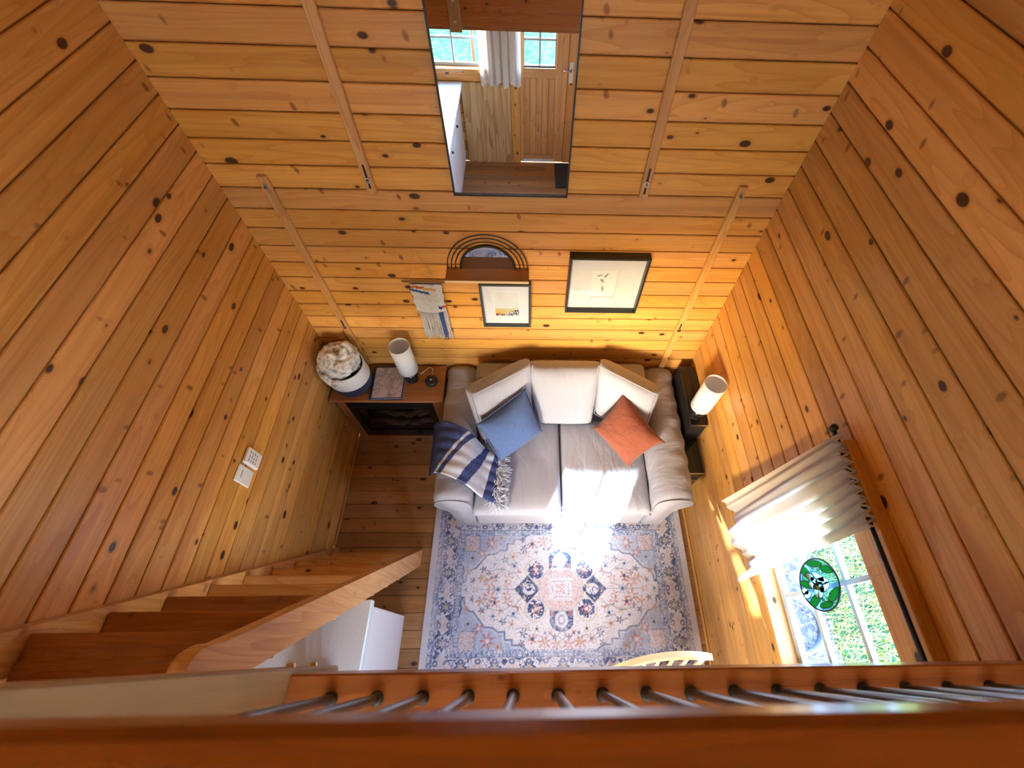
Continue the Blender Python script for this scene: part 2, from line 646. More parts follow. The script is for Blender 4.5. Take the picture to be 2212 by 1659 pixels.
bm.faces.new(vs[:5])
bm.faces.new(vs[5:][::-1])
for k in range(5):
    bm.faces.new([vs[k], vs[k + 5], vs[(k + 1) % 5 + 5], vs[(k + 1) % 5]])
wall_gable = bm_obj('wall_gable', bm, wallpine(0))
wall_gable['kind'] = 'structure'
# roof slopes
bm = bmesh.new()
for s in (-1, 1):
    xe = XM + s * (XR - XM + 0.30)
    ze = RIDGE - (RIDGE - EAVE) * (abs(xe - XM) / (XR + 0.08 - XM))
    vs = [bm.verts.new(q) for q in ((XM, YF - 0.35, RIDGE), (xe, YF - 0.35, ze), (xe, D + 0.3, ze), (XM, D + 0.3, RIDGE),
                                    (XM, YF - 0.35, RIDGE + 0.08), (xe, YF - 0.35, ze + 0.08), (xe, D + 0.3, ze + 0.08), (XM, D + 0.3, RIDGE + 0.08))]
    for f in ((0, 1, 2, 3), (7, 6, 5, 4), (0, 4, 5, 1), (1, 5, 6, 2), (2, 6, 7, 3), (3, 7, 4, 0)):
        bm.faces.new([vs[k] for k in f])
roof = bm_obj('ceiling', bm, wallpine(1))
roof['kind'] = 'structure'
# base trims
tl = box('baseboard_left', XL, XL + 0.014, 0.70, D - 0.30, 0, 0.022, stairpine(1), bev=0.004)
tl['kind'] = 'structure'
tr = box('baseboard_right', XR - 0.016, XR, YF, D, 0, 0.024, stairpine(1), bev=0.005)
tr['kind'] = 'structure'

# ------------------------------------------------------------------ loft
LOFTZ = 2.10
loft = box('floor_loft', XL, XR, YF, -0.115, LOFTZ - 0.16, LOFTZ, beampine(0))
loft['kind'] = 'structure'
BX0 = -0.76
beam = box('trim_1', BX0, XR, -0.115, -0.031, 1.985, 2.20, beampine(0), bev=0.004)
beam['kind'] = 'structure'
rail = thing('railing', (0.3, -0.07, 2.20), 'orange varnished loft railing with black metal rods along the bottom of the view', 'railing')
box('top_rail', -0.565, XR, -0.125, -0.030, 2.895, 2.950, pine('rail_pine', 0, (0.27, 0.090, 0.016), (0.18, 0.052, 0.008), knots=0.5, rough=0.30, vary=0.0, coat=0.25), rail, bev=0.006)
post = box('post', -0.562, -0.480, -0.108, -0.020, 1.955, 2.895, pine('post_pine', 2, (0.36, 0.265, 0.14), (0.27, 0.175, 0.08), knots=0.5, vary=0.05), rail, bev=0.004)
for zz in (2.125, 2.015):
    bm = bmesh.new()
    bmesh.ops.create_cone(bm, cap_ends=True, segments=12, radius1=0.011, radius2=0.008, depth=0.008,
                          matrix=Matrix.Translation((-0.52, -0.016, zz)) @ Matrix.Rotation(-PI / 2, 4, 'X'))
    bm_obj('bolt', bm, STEEL, post)
rodmat = plain('rod_metal', (0.24, 0.26, 0.29), 0.34, 1.0)
k = 0
x = -0.391
while x < XR - 0.02:
    r_ = mesh('rod', *tube_geo([(x, -0.074, 2.19), (x, -0.074, 2.897)], 0.0085, 12), rodmat, rail, True)
    lathe('collar', [(0.0135, 2.2), (0.0135, 2.206), (0.0095, 2.209)], x, -0.074, BLACK, r_, 14)
    x += 0.09

# ------------------------------------------------------------------ stair
st = thing('loft_stair', (-1.1, 0.3, 0), 'steep pine loft stair against the left wall with open treads', 'stair')
RISE, RUN = 0.215, 0.070


def stringer(name, x0, x1, ytop_floor, wid, zt):
    # side profile (y,z): front edge line from (ytop_floor,0) rising toward -y
    f = lambda z, off: ytop_floor - z * RUN / RISE - off
    pr = [(f(0, 0), 0.0), (f(zt - 0.10, 0), zt - 0.10)]
    cy_, cz_ = f(zt - 0.10, 0) - 0.055, zt - 0.10
    for k in range(1, 7):
        a = k / 6 * PI / 2
        pr.append((cy_ + 0.055 * math.cos(a), cz_ + 0.10 * math.sin(a)))
    pr += [(f(zt, wid) - 0.02, zt), (f(zt - 0.12, wid), zt - 0.12), (f(0, wid), 0.0)]
    n = len(pr)
    vs = [(x, a, b) for x in (x0, x1) for a, b in pr]
    fs = [tuple(range(n)), tuple(range(2 * n - 1, n - 1, -1))] + [(k, n + k, n + (k + 1) % n, (k + 1) % n) for k in range(n)]
    bm = bmesh.new()
    bv = [bm.verts.new(v) for v in vs]
    for q in fs:
        bm.faces.new([bv[k] for k in q])
    return bm_obj(name, bm, stairpine(2), st)


stringer('stringer', -0.824, -0.781, 0.672, 0.115, 2.065)
stringer('stringer', XL + 0.004, XL + 0.045, 0.690, 0.125, 2.065)
for i in range(-3, 6):
    zt = 0.785 + RISE * i
    yf_ = 0.415 - RUN * i
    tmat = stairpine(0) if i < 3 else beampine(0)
    box('tread', XL + 0.046, -0.825, yf_ - 0.140, yf_, zt - 0.034, zt, tmat, st, bev=0.004)

# ------------------------------------------------------------------ kitchen counter
kc = thing('kitchen_counter', (-1.1, -0.8, 0), 'white kitchen base cabinets under the stair', 'cabinet')
box('body', XL + 0.012, -0.848, -1.86, 0.232, 0.0, 0.858, WHITEP, kc)
for k in range(4):
    y1 = 0.226 - k * 0.515
    if k == 0:
        box('filler_panel', -0.847, -0.830, y1 - 0.505, y1, 0.10, 0.85, WHITEP, kc, bev=0.004)
        continue
    dd = box('door', -0.847, -0.830, y1 - 0.505, y1, 0.10, 0.70, WHITEP, kc, bev=0.004)
    box('panel', -0.832, -0.826, y1 - 0.445, y1 - 0.06, 0.16, 0.64, WHITEP, dd, bev=0.003)
    lathe('knob', [(0.006, 0.66), (0.013, 0.668), (0.012, 0.684), (0.004, 0.688)], -0.822, y1 - 0.06, BLACK, dd, 12)
    dr = box('drawer', -0.847, -0.830, y1 - 0.505, y1, 0.715, 0.85, WHITEP, kc, bev=0.004)
    lathe('knob', [(0.006, 0.772), (0.013, 0.778), (0.012, 0.792), (0.004, 0.796)], -0.822, y1 - 0.25, BLACK, dr, 12)
N = NT('speckled_counter')
vo = N.n('ShaderNodeTexVoronoi', {'feature': 'F1'}, Vector=N.coords(rnd=False), Scale=85.0).outputs['Distance']
N.bsdf(Base_Color=N.mix(N.maprange(vo, 0.10, 0.16), (0.30, 0.36, 0.48), (0.58, 0.66, 0.80)), Roughness=0.25)
ctop = box('worktop', XL + 0.012, -0.780, -1.87, 0.243, 0.858, 0.90, N.m, None, bev=0.006)
tag(ctop, 'pale speckled kitchen worktop below the stair', 'worktop')
cb = box('cutting_board', -1.115, -0.915, -0.33, -0.062, 0.90, 0.922, stairpine(1), None, bev=0.004, origin=(-1.0, -0.2, 0.90))
tag(cb, 'light wooden cutting board lying on the white worktop', 'board')
for jx, lb in ((-1.055, 'metal lidded glass jar on the cutting board nearer the wall'), (-0.985, 'metal lidded glass jar on the cutting board nearer the room')):
    j = thing('spice_jar', (jx, -0.10, 0.922), lb, 'jar', 'jars on the cutting board')
    lathe('jar_body', [(0.026, 0.922), (0.028, 0.93), (0.028, 0.985), (0.024, 0.992)], jx, -0.10, plain('spice', (0.25, 0.12, 0.05), 0.3), j, 20)
    lathe('lid', [(0.028, 0.992), (0.029, 0.996), (0.029, 1.012), (0.026, 1.015)], jx, -0.10, STEEL, j, 20)

# ------------------------------------------------------------------ windows and door
sashw = plain('sash_white', (0.42, 0.50, 0.60), 0.4)


def window_y(name, w_, xin, mat, bars_a, bars_z, sash=0.03):
    """Window in the right wall (plane x = const)."""
    root = bpy.data.objects.new(name, None)
    root['kind'] = 'structure'
    COL.objects.link(root)
    root.location = (xin, (w_['y0'] + w_['y1']) / 2, w_['z0'])
    ORG[root.name] = Vector(root.location)
    y0, y1, z0, z1 = w_['y0'], w_['y1'], w_['z0'], w_['z1']
    lining = wallpine(1)
    # lining of the reveal
    box('lining', xin - 0.004, xin + 0.10, y0, y0 + 0.012, z0, z1, wallpine(2), root)
    box('lining', xin - 0.004, xin + 0.10, y1 - 0.012, y1, z0, z1, wallpine(2), root)
    box('lining', xin - 0.004, xin + 0.10, y0 + 0.012, y1 - 0.012, z1 - 0.012, z1, lining, root)
    box('sill', xin - 0.030, xin + 0.10, y0 - 0.02, y1 + 0.02, z0 - 0.012, z0 + 0.012, lining, root, bev=0.003)
    sx0, sx1 = xin + 0.055, xin + 0.085
    box('sash_frame', sx0, sx1, y0 + 0.012, y0 + 0.012 + sash, z0 + 0.012, z1 - 0.012, sashw, root)
    box('sash_frame', sx0, sx1, y1 - 0.012 - sash, y1 - 0.012, z0 + 0.012, z1 - 0.012, sashw, root)
    box('sash_frame', sx0, sx1, y0 + 0.012 + sash, y1 - 0.012 - sash, z0 + 0.012, z0 + 0.012 + sash, sashw, root)
    box('sash_frame', sx0, sx1, y0 + 0.012 + sash, y1 - 0.012 - sash, z1 - 0.012 - sash, z1 - 0.012, sashw, root)
    ya, yb, za, zb = y0 + 0.012 + sash, y1 - 0.012 - sash, z0 + 0.012 + sash, z1 - 0.012 - sash
    for a in bars_a:
        box('muntin', sx0 + 0.004, sx1 - 0.004, a - 0.010, a + 0.010, za, zb, sashw, root)
    for zz in bars_z:
        prev = ya
        for a in list(bars_a) + [yb + 0.010]:
            box('muntin', sx0 + 0.004, sx1 - 0.004, prev, a - 0.010, zz - 0.010, zz + 0.010, sashw, root)
            prev = a + 0.010
    ys = [ya] + list(bars_a) + [yb]
    zs = [za] + list(bars_z) + [zb]
    for i in range(len(ys) - 1):
        for j in range(len(zs) - 1):
            mesh('pane', [(sx0 + 0.014, ys[i], zs[j]), (sx0 + 0.014, ys[i + 1], zs[j]), (sx0 + 0.014, ys[i + 1], zs[j + 1]), (sx0 + 0.014, ys[i], zs[j + 1])], [(0, 1, 2, 3)], PANE, root)
    return root


win1 = window_y('window_1', RW, XR, None, [0.23], [1.197, 1.443])
# casing boards round the opening
box('casing', XR - 0.022, XR - 0.001, RW['y0'] - 0.15, RW['y1'] + 0.11, RW['z1'] - 0.004, RW['z1'] + 0.14, wallpine(1), win1, bev=0.003)
box('casing', XR - 0.022, XR - 0.001, RW['y0'] - 0.15, RW['y1'] + 0.11, RW['z0'] - 0.085, RW['z0'] - 0.013, wallpine(1), win1, bev=0.003)
box('casing', XR - 0.022, XR - 0.001, RW['y1'] - 0.004, RW['y1'] + 0.085, RW['z0'] - 0.012, RW['z1'] - 0.005, wallpine(2), win1, bev=0.003)
box('casing', XR - 0.022, XR - 0.001, RW['y0'] - 0.085, RW['y0'] + 0.004, RW['z0'] - 0.012, RW['z1'] - 0.005, wallpine(2), win1, bev=0.003)
# head ledge over the casing
box('head_ledge', XR - 0.050, XR - 0.001, RW['y0'] - 0.15, RW['y1'] + 0.11, RW['z1'] + 0.137, RW['z1'] + 0.160, wallpine(1), win1, bev=0.003)


def window_x(name, w_, yin, bars_a, bars_z, sash=0.03, lining=True, wood=None):
    root = bpy.data.objects.new(name, None)
    root['kind'] = 'structure'
    COL.objects.link(root)
    root.location = ((w_['x0'] + w_['x1']) / 2, yin, w_['z0'])
    ORG[root.name] = Vector(root.location)
    x0, x1, z0, z1 = w_['x0'], w_['x1'], w_['z0'], w_['z1']
    sm = wood or sashw
    ya, yb = yin - 0.075, yin - 0.045
    box('sash_frame', x0, x0 + sash, ya, yb, z0, z1, sm, root)
    box('sash_frame', x1 - sash, x1, ya, yb, z0, z1, sm, root)
    box('sash_frame', x0 + sash, x1 - sash, ya, yb, z0, z0 + sash, sm, root)
    box('sash_frame', x0 + sash, x1 - sash, ya, yb, z1 - sash, z1, sm, root)
    if lining:
        box('sill', x0 - 0.03, x1 + 0.03, yin - 0.08, yin + 0.035, z0 - 0.035, z0 - 0.001, wallpine(0), root, bev=0.004)
        box('casing', x0 - 0.07, x0, yin + 0.001, yin + 0.020, z0, z1 + 0.07, wallpine(2), root, bev=0.003)
        box('casing', x1, x1 + 0.07, yin + 0.001, yin + 0.020, z0, z1 + 0.07, wallpine(2), root, bev=0.003)
        box('casing', x0, x1, yin + 0.001, yin + 0.020, z1, z1 + 0.07, wallpine(0), root, bev=0.003)
    xa, xb, za, zb = x0 + sash, x1 - sash, z0 + sash, z1 - sash
    for a in bars_a:
        box('muntin', a - 0.010, a + 0.010, ya + 0.004, yb - 0.004, za, zb, sm, root)
    for zz in bars_z:
        prev = xa
        for a in list(bars_a) + [xb + 0.010]:
            box('muntin', prev, a - 0.010, ya + 0.004, yb - 0.004, zz - 0.010, zz + 0.010, sm, root)
            prev = a + 0.010
    xs, zs = [xa] + list(bars_a) + [xb], [za] + list(bars_z) + [zb]
    for i in range(len(xs) - 1):
        for j in range(len(zs) - 1):
            mesh('pane', [(xs[i], ya + 0.016, zs[j]), (xs[i + 1], ya + 0.016, zs[j]), (xs[i + 1], ya + 0.016, zs[j + 1]), (xs[i], ya + 0.016, zs[j + 1])], [(0, 1, 2, 3)], PANE, root)
    return root


window_x('window_2', FW, YF, [-0.85], [1.265, 1.51])
window_x('added_loft_window', LW, YF, [-0.53, -0.10, 0.33], [2.82], lining=False)  # added window, never in view, for soft light from behind
# door with glazed upper part
door = bpy.data.objects.new('door_1', None)
door['kind'] = 'structure'
door.location = (0.18, YF, 0)
COL.objects.link(door)
ORG[door.name] = Vector(door.location)
dm = stairpine(2)
box('stile', -0.128, -0.086, YF - 0.045, YF - 0.004, 0.01, 1.91, dm, door, bev=0.002)
box('stile', 0.273, 0.408, YF - 0.045, YF - 0.004, 0.01, 1.91, dm, door, bev=0.002)
box('rail', -0.086, 0.273, YF - 0.045, YF - 0.004, 0.935, 1.03, stairpine(0), door, bev=0.002)
box('rail', -0.086, 0.273, YF - 0.045, YF - 0.004, 1.76, 1.91, stairpine(0), door, bev=0.002)
box('rail', -0.086, 0.273, YF - 0.045, YF - 0.004, 0.01, 0.10, stairpine(0), door, bev=0.002)
for k in range(5):
    a = -0.086 + 0.359 / 5 * k
    box('door_board', a + 0.001, a + 0.359 / 5 - 0.001, YF - 0.040, YF - 0.010, 0.10, 0.935, dm, door, bev=0.004)
box('door_frame', 0.412, 0.50, YF - 0.045, YF - 0.004, 0.0, 1.92, wallpine(2), door, bev=0.003)
box('door_frame', -0.236, -0.130, YF - 0.045, YF + 0.012, 0.0, 1.92, wallpine(2), door, bev=0.003)
lk = box('lock_plate', 0.425, 0.470, YF - 0.004, YF + 0.006, 0.90, 1.10, WHITEPL, door, bev=0.004)
tube('handle', [(0.447, YF + 0.006, 1.03), (0.447, YF + 0.045, 1.03), (0.36, YF + 0.05, 1.03)], 0.008, STEEL, lk, 10)
box('door_sweep', -0.10, 0.30, YF - 0.004, YF + 0.008, 0.012, 0.045, WHITEPL, door, bev=0.002)
window_x('window_4', DG, YF, [0.094], [1.27, 1.51], sash=0.012, lining=False)
# plywood cupboard side below the front window
pw = box('plywood_panel', -0.80, -0.24, YF + 0.002, YF + 0.022, 0.002, 0.885, pine('plywood', 2, (0.66, 0.48, 0.26), (0.38, 0.21, 0.075), knots=0.0, grain=7.0, contrast=1.6, vary=0.0), None, bev=0.001)
tag(pw, 'pale plywood panel under the front window seen in the tall mirror', 'panel')
# front curtain
cw = translucent('white_curtain', (0.80, 0.82, 0.84), 0.35, wr=(3, 3, 3))
fc = thing('curtain', (-0.34, YF + 0.06, 0.88), 'white pleated curtain beside the front door seen in the tall mirror', 'curtain')
grid('cloth', lambda u, v: (-0.565 + 0.455 * u + 0.012 * math.sin(u * 41), YF + 0.055 + 0.022 * math.sin(u * 34) + 0.008 * math.sin(u * 77), 1.84 - (0.96 + 0.02 * math.sin(u * 23)) * v), 60, 12, cw, fc)
tube('curtain_rod', [(-1.2, YF + 0.055, 1.845), (-0.05, YF + 0.055, 1.845)], 0.008, BLACK, fc)

lc = thing('curtain', (-0.1, YF + 0.03, 2.36), 'added white curtain diffusing sun through the added loft window, unseen behind the viewer', 'curtain')
grid('cloth', lambda u, v: (-1.0 + 1.80 * u, YF + 0.035 + 0.012 * math.sin(u * 60), 3.30 - 0.94 * v), 90, 4, translucent('sun_diffuser_cloth', (0.66, 0.75, 0.86), 0.36), lc)  # added cloth, spreads the sun into soft light across the room
tube('curtain_rod', [(-1.05, YF + 0.035, 3.30), (0.85, YF + 0.035, 3.30)], 0.009, BLACK, lc)

# ------------------------------------------------------------------ right-hand curtain
rc = thing('curtain', (1.14, 0.52, 0.88), 'short cream curtain gathered on a black rod over the right-hand window', 'curtain')
ccl = translucent('cream_curtain', (0.66, 0.64, 0.62), 0.36, wr=(4, 4, 2))


def curt(u, v):
    # u 0 north .. 1 south, v 0 top .. 1 hem
    e = v ** 0.8
    ytop = 0.690 - 0.335 * u
    yhem = 0.745 - 0.435 * u
    yy = ytop * (1 - e) + yhem * e
    pl = math.sin(u * 44 + 1.2 * math.sin(u * 9)) * (0.016 * (1 - e) + 0.010 * e)
    big = math.sin(u * 11 + 0.4 - v * 0.8) * 0.040 * e
    xx = 1.136 - 0.022 * e * (1 - u * 0.6) + pl + big + 0.015 * e * (1 - abs(2 * u - 1))
    zz = 1.845 - (0.955 + 0.010 * math.sin(u * 13)) * v
    if v < 0.07:
        xx += 0.008 * math.sin(u * 120)
    return (min(xx, XR - 0.026), yy, zz)


grid('cloth', curt, 110, 40, ccl, rc)
tube('header_ruffle', [(1.138 + 0.016 * math.sin(k * 0.9), 0.692 - 0.340 * k / 70, 1.846 + 0.004 * math.sin(k * 1.7)) for k in range(71)], 0.0045, ccl, rc, 6)
rod = tube('curtain_rod', [(1.162, 0.735, 1.812), (1.162, -0.28, 1.812)], 0.0085, BLACK, rc, 10)
lathe('finial', [(0.0, 1.80), (0.013, 1.803), (0.014, 1.815), (0.013, 1.827), (0.0, 1.83)], 1.162, 0.735, BLACK, rod, 12)
for yy in (0.715, -0.20):
    tube('bracket', [(1.162, yy, 1.80), (XR - 0.023, yy, 1.80)], 0.006, BLACK, rod, 8)

# ------------------------------------------------------------------ stained glass suncatcher
sg = thing('stained_glass', (1.17, 0.228, 1.30), 'oval stained glass panel of white lilies hanging in the right-hand window', 'suncatcher')
SC, SX = (0.228, 1.42), 1.172


def sgp(a, b):
    """a: across (toward north +), b: up, in units of the oval's half-axes."""
    return (SX, SC[0] + a * 0.098, SC[1] + b * 0.125)


def stain(name, col):
    return translucent('stained_' + name, col, 0.85, 0.25)


lead = plain('lead', (0.03, 0.035, 0.04), 0.5, 0.6)


def sg_poly(name, pts, mat, dx=0.0, line=True):
    if dx > 0:
        pts = [_clip(q) for q in pts]
    n = len(pts)
    vs = [Vector(sgp(*q)) - Vector((dx, 0, 0)) for q in pts] + [Vector(sgp(*q)) + Vector((0.003 - dx, 0, 0)) for q in pts]
    fs = [tuple(range(n)), tuple(range(2 * n - 1, n - 1, -1))] + [(k, n + k, n + (k + 1) % n, (k + 1) % n) for k in range(n)]
    o = mesh(name, vs, fs, mat, sg)
    if line:
        tube('lead_line', vs[:n], 0.0016, lead, o, 5, True)
    return o


def _clip(q):
    r_ = math.hypot(*q)
    return q if r_ < 0.96 else (q[0] * 0.96 / r_, q[1] * 0.96 / r_)


def ell(cx, cy, a, b, rot=0.0, n=16, pt=0.0):
    out = []
    for k in range(n):
        t = 2 * PI * k / n
        x, y_ = a * math.cos(t), b * math.sin(t)
        if pt:
            x *= 1 - pt * max(0, math.sin(t)) ** 2
        out.append((cx + x * math.cos(rot) - y_ * math.sin(rot), cy + x * math.sin(rot) + y_ * math.cos(rot)))
    return out


SKYB = glass('stained_blue', (0.42, 0.76, 0.92), 0.02)
GRN, GRN2, WHT, YEL = stain('green', (0.03, 0.28, 0.07)), stain('pale_green', (0.22, 0.45, 0.24)), stain('white', (0.97, 0.98, 0.98)), stain('yellow', (0.75, 0.55, 0.05))
sg_poly('glass_pane', ell(0, 0, 1, 1, n=40), SKYB)
tube('rim', [sgp(math.cos(2 * PI * k / 48), math.sin(2 * PI * k / 48)) for k in range(48)], 0.0035, lead, sg, 6, True)
for cx, cy, a, b, r_ in ((0.62, -0.52, 0.17, 0.48, 0.9), (0.80, 0.08, 0.13, 0.42, 0.25), (0.10, -0.62, 0.15, 0.34, 0.4), (-0.60, -0.45, 0.17, 0.45, -0.55),
                         (-0.48, 0.62, 0.15, 0.40, -0.55), (0.46, 0.66, 0.14, 0.34, 0.35), (-0.78, 0.10, 0.12, 0.35, -0.1)):
    sg_poly('glass_pane', ell(cx, cy, a, b, r_), GRN, 0.0035)
sg_poly('glass_pane', ell(0.34, -0.52, 0.15, 0.2, 0.4), GRN2, 0.004)
for cx, cy, a, b, r_ in ((0.08, 0.30, 0.13, 0.34, 0.1), (-0.16, 0.34, 0.13, 0.30, -0.4), (0.28, 0.16, 0.12, 0.32, 0.7), (-0.06, 0.02, 0.13, 0.27, -0.1), (-0.30, 0.10, 0.12, 0.26, -0.9),
                         (0.12, -0.08, 0.12, 0.22, 0.9), (-0.26, -0.14, 0.12, 0.24, -1.3), (0.02, -0.26, 0.12, 0.20, 0.3), (0.34, -0.26, 0.14, 0.22, 0.6), (-0.30, -0.66, 0.14, 0.22, -0.3), (-0.14, -0.74, 0.13, 0.18, 0.4)):
    sg_poly('glass_pane', ell(cx, cy, a, b, r_), WHT, 0.007)
sg_poly('glass_pane', ell(-0.12, -0.02, 0.08, 0.10), YEL, 0.0095)
for s in (-1, 1):
    tube('hanging_cord', [sgp(s * 0.35, 0.93), (1.160, SC[0] + s * 0.012, 1.80)], 0.0012, plain('cord', (0.7, 0.68, 0.62), 0.8), sg, 5)

# ------------------------------------------------------------------ outside
GZ = -0.32
N = NT('lawn')
vec = N.coords(rnd=False)
N.bsdf(Base_Color=N.mix(N.maprange(N.noise(vec, 9.0, 5.0, 0.7), 0.4, 0.62), (0.012, 0.050, 0.026), (0.040, 0.095, 0.055)), Roughness=1.0, Specular_IOR_Level=0.0, Normal=N.bump(N.noise(vec, 60.0, 3.0), 0.8, 0.03))
lawn = mesh('ground_lawn', [(-40, -40, GZ), (40, -40, GZ), (40, 40, GZ), (-40, 40, GZ)], [(0, 1, 2, 3)], N.m)
lawn['kind'] = 'structure'
N = NT('gravel_bed')
N.bsdf(Base_Color=N.mix(N.noise(N.coords(rnd=False), 40.0, 3.0), (0.02, 0.03, 0.05), (0.05, 0.065, 0.09)), Roughness=0.95)
gb = box('ground_gravel', XR + 0.085, 2.28, -2.2, 2.2, GZ, GZ + 0.012, N.m)
gb['kind'] = 'structure'
N = NT('stones')
vs_ = N.n('ShaderNodeTexVoronoi', None, Vector=N.coords(rnd=False), Scale=24.0)
N.bsdf(Base_Color=N.mix(N.n('ShaderNodeSeparateColor', None, i0=vs_.outputs['Color']).outputs[0], (0.025, 0.042, 0.075), (0.12, 0.155, 0.21)), Roughness=0.85)
V, F = [], []
rs = random.Random(3)
ico = [(0, 0, 1), (0.894, 0, 0.447), (0.276, 0.851, 0.447), (-0.724, 0.526, 0.447), (-0.724, -0.526, 0.447), (0.276, -0.851, 0.447)]
icf = [(0, 1, 2), (0, 2, 3), (0, 3, 4), (0, 4, 5), (0, 5, 1)]
for _ in range(9000):
    cx, cy = rs.uniform(XR + 0.10, 2.26 + 0.05 * math.sin(_)), rs.uniform(-0.9, 1.4)
    r_ = rs.uniform(0.010, 0.026)
    a = rs.uniform(0, 6.28)
    sx, sy, sz = rs.uniform(0.7, 1.2), rs.uniform(0.7, 1.2), rs.uniform(0.6, 0.9)
    n0 = len(V)
    for px, py, pz in ico:
        px, py = px * sx, py * sy
        V.append((cx + r_ * (px * math.cos(a) - py * math.sin(a)), cy + r_ * (px * math.sin(a) + py * math.cos(a)), GZ + 0.008 + r_ * sz * (pz - 0.2)))
    F += [tuple(n0 + q for q in f) for f in icf]
gv = mesh('gravel', V, F, N.m)
tag(gv, 'pale grey gravel strip outside below the right-hand window', 'gravel', kind='stuff')
V, F = [], []
for _ in range(16000):
    cx, cy = rs.uniform(2.22, 3.9), rs.uniform(-0.7, 1.7)
    h_, a, lean = rs.uniform(0.03, 0.09), rs.uniform(0, 6.28), rs.uniform(0.01, 0.06)
    wx, wy = 0.004 * math.cos(a), 0.004 * math.sin(a)
    n0 = len(V)
    V += [(cx - wx, cy - wy, GZ), (cx + wx, cy + wy, GZ), (cx + lean * math.sin(a), cy + lean * math.cos(a), GZ + h_)]
    F.append((n0, n0 + 1, n0 + 2))
N = NT('grass_blade')
gn = N.noise(N.coords(rnd=False), 14.0, 3.0)
N.bsdf(Base_Color=N.mix(N.maprange(gn, 0.4, 0.6), (0.12, 0.26, 0.04), (0.45, 0.48, 0.16)), Roughness=0.7)
gr = mesh('grass', V, F, N.m)
tag(gr, 'sunlit grass outside beyond the gravel strip', 'grass', kind='stuff')
V, F = [], []
rs2 = random.Random(21)
for _ in range(5200):
    zz = rs2.uniform(1.35, 2.45)
    rr = 0.38 * min(1.0, (2.55 - zz) / 0.25) * math.sqrt(rs2.random())
    a = rs2.uniform(0, 6.28)
    c_ = Vector((-0.86 + rr * math.cos(a), -4.0 + rr * math.sin(a), zz))
    d1 = Vector((rs2.gauss(0, 1), rs2.gauss(0, 1), rs2.gauss(0, 1))).normalized() * 0.055
    d2 = d1.cross(Vector((rs2.gauss(0, 1), rs2.gauss(0, 1), rs2.gauss(0, 1)))).normalized() * 0.022
    n0 = len(V)
    V += [c_ - d1, c_ + d2, c_ + d1, c_ - d2]
    F.append((n0, n0 + 1, n0 + 2, n0 + 3))
shr = thing('sun_blocker_tree', (-0.86, -4.0, GZ), 'added unseen tree on the lawn blocking sun from the lower door glass', 'tree')  # added out of view to trim the sun patch on the right wall
fo = mesh('blocker_foliage', V, F, plain('leaf_green', (0.06, 0.13, 0.03), 0.6), shr)
fo['kind'] = 'stuff'
tube('blocker_stem', [(-0.86, -4.0, GZ), (-0.86, -4.0, 2.0)], [0.03, 0.01], plain('bark_brown', (0.12, 0.07, 0.04), 0.9), shr)
dish = lathe('planter_ring', [(0.19, GZ + 0.004), (0.205, GZ + 0.05), (0.212, GZ + 0.062), (0.200, GZ + 0.068), (0.190, GZ + 0.058), (0.178, GZ + 0.01), (0.19, GZ + 0.004)], 2.0, 0.17, plain('bowl_grey', (0.06, 0.10, 0.15), 0.6), None, 36, caps=False, origin=(2.0, 0.17, GZ))
tag(dish, 'round blue grey planter ring on the gravel outside the window', 'planter')
hose = tube('garden_hose', [(1.55 + 0.21 * math.cos(a_ * 0.12), 0.46 + 0.26 * math.sin(a_ * 0.12), GZ + 0.045) for a_ in range(-18, 14)], 0.012, plain('hose_blue', (0.08, 0.13, 0.19), 0.6), None, 8, origin=(1.62, 0.42, GZ))
tag(hose, 'curved pale blue hose lying on the gravel outside', 'hose')

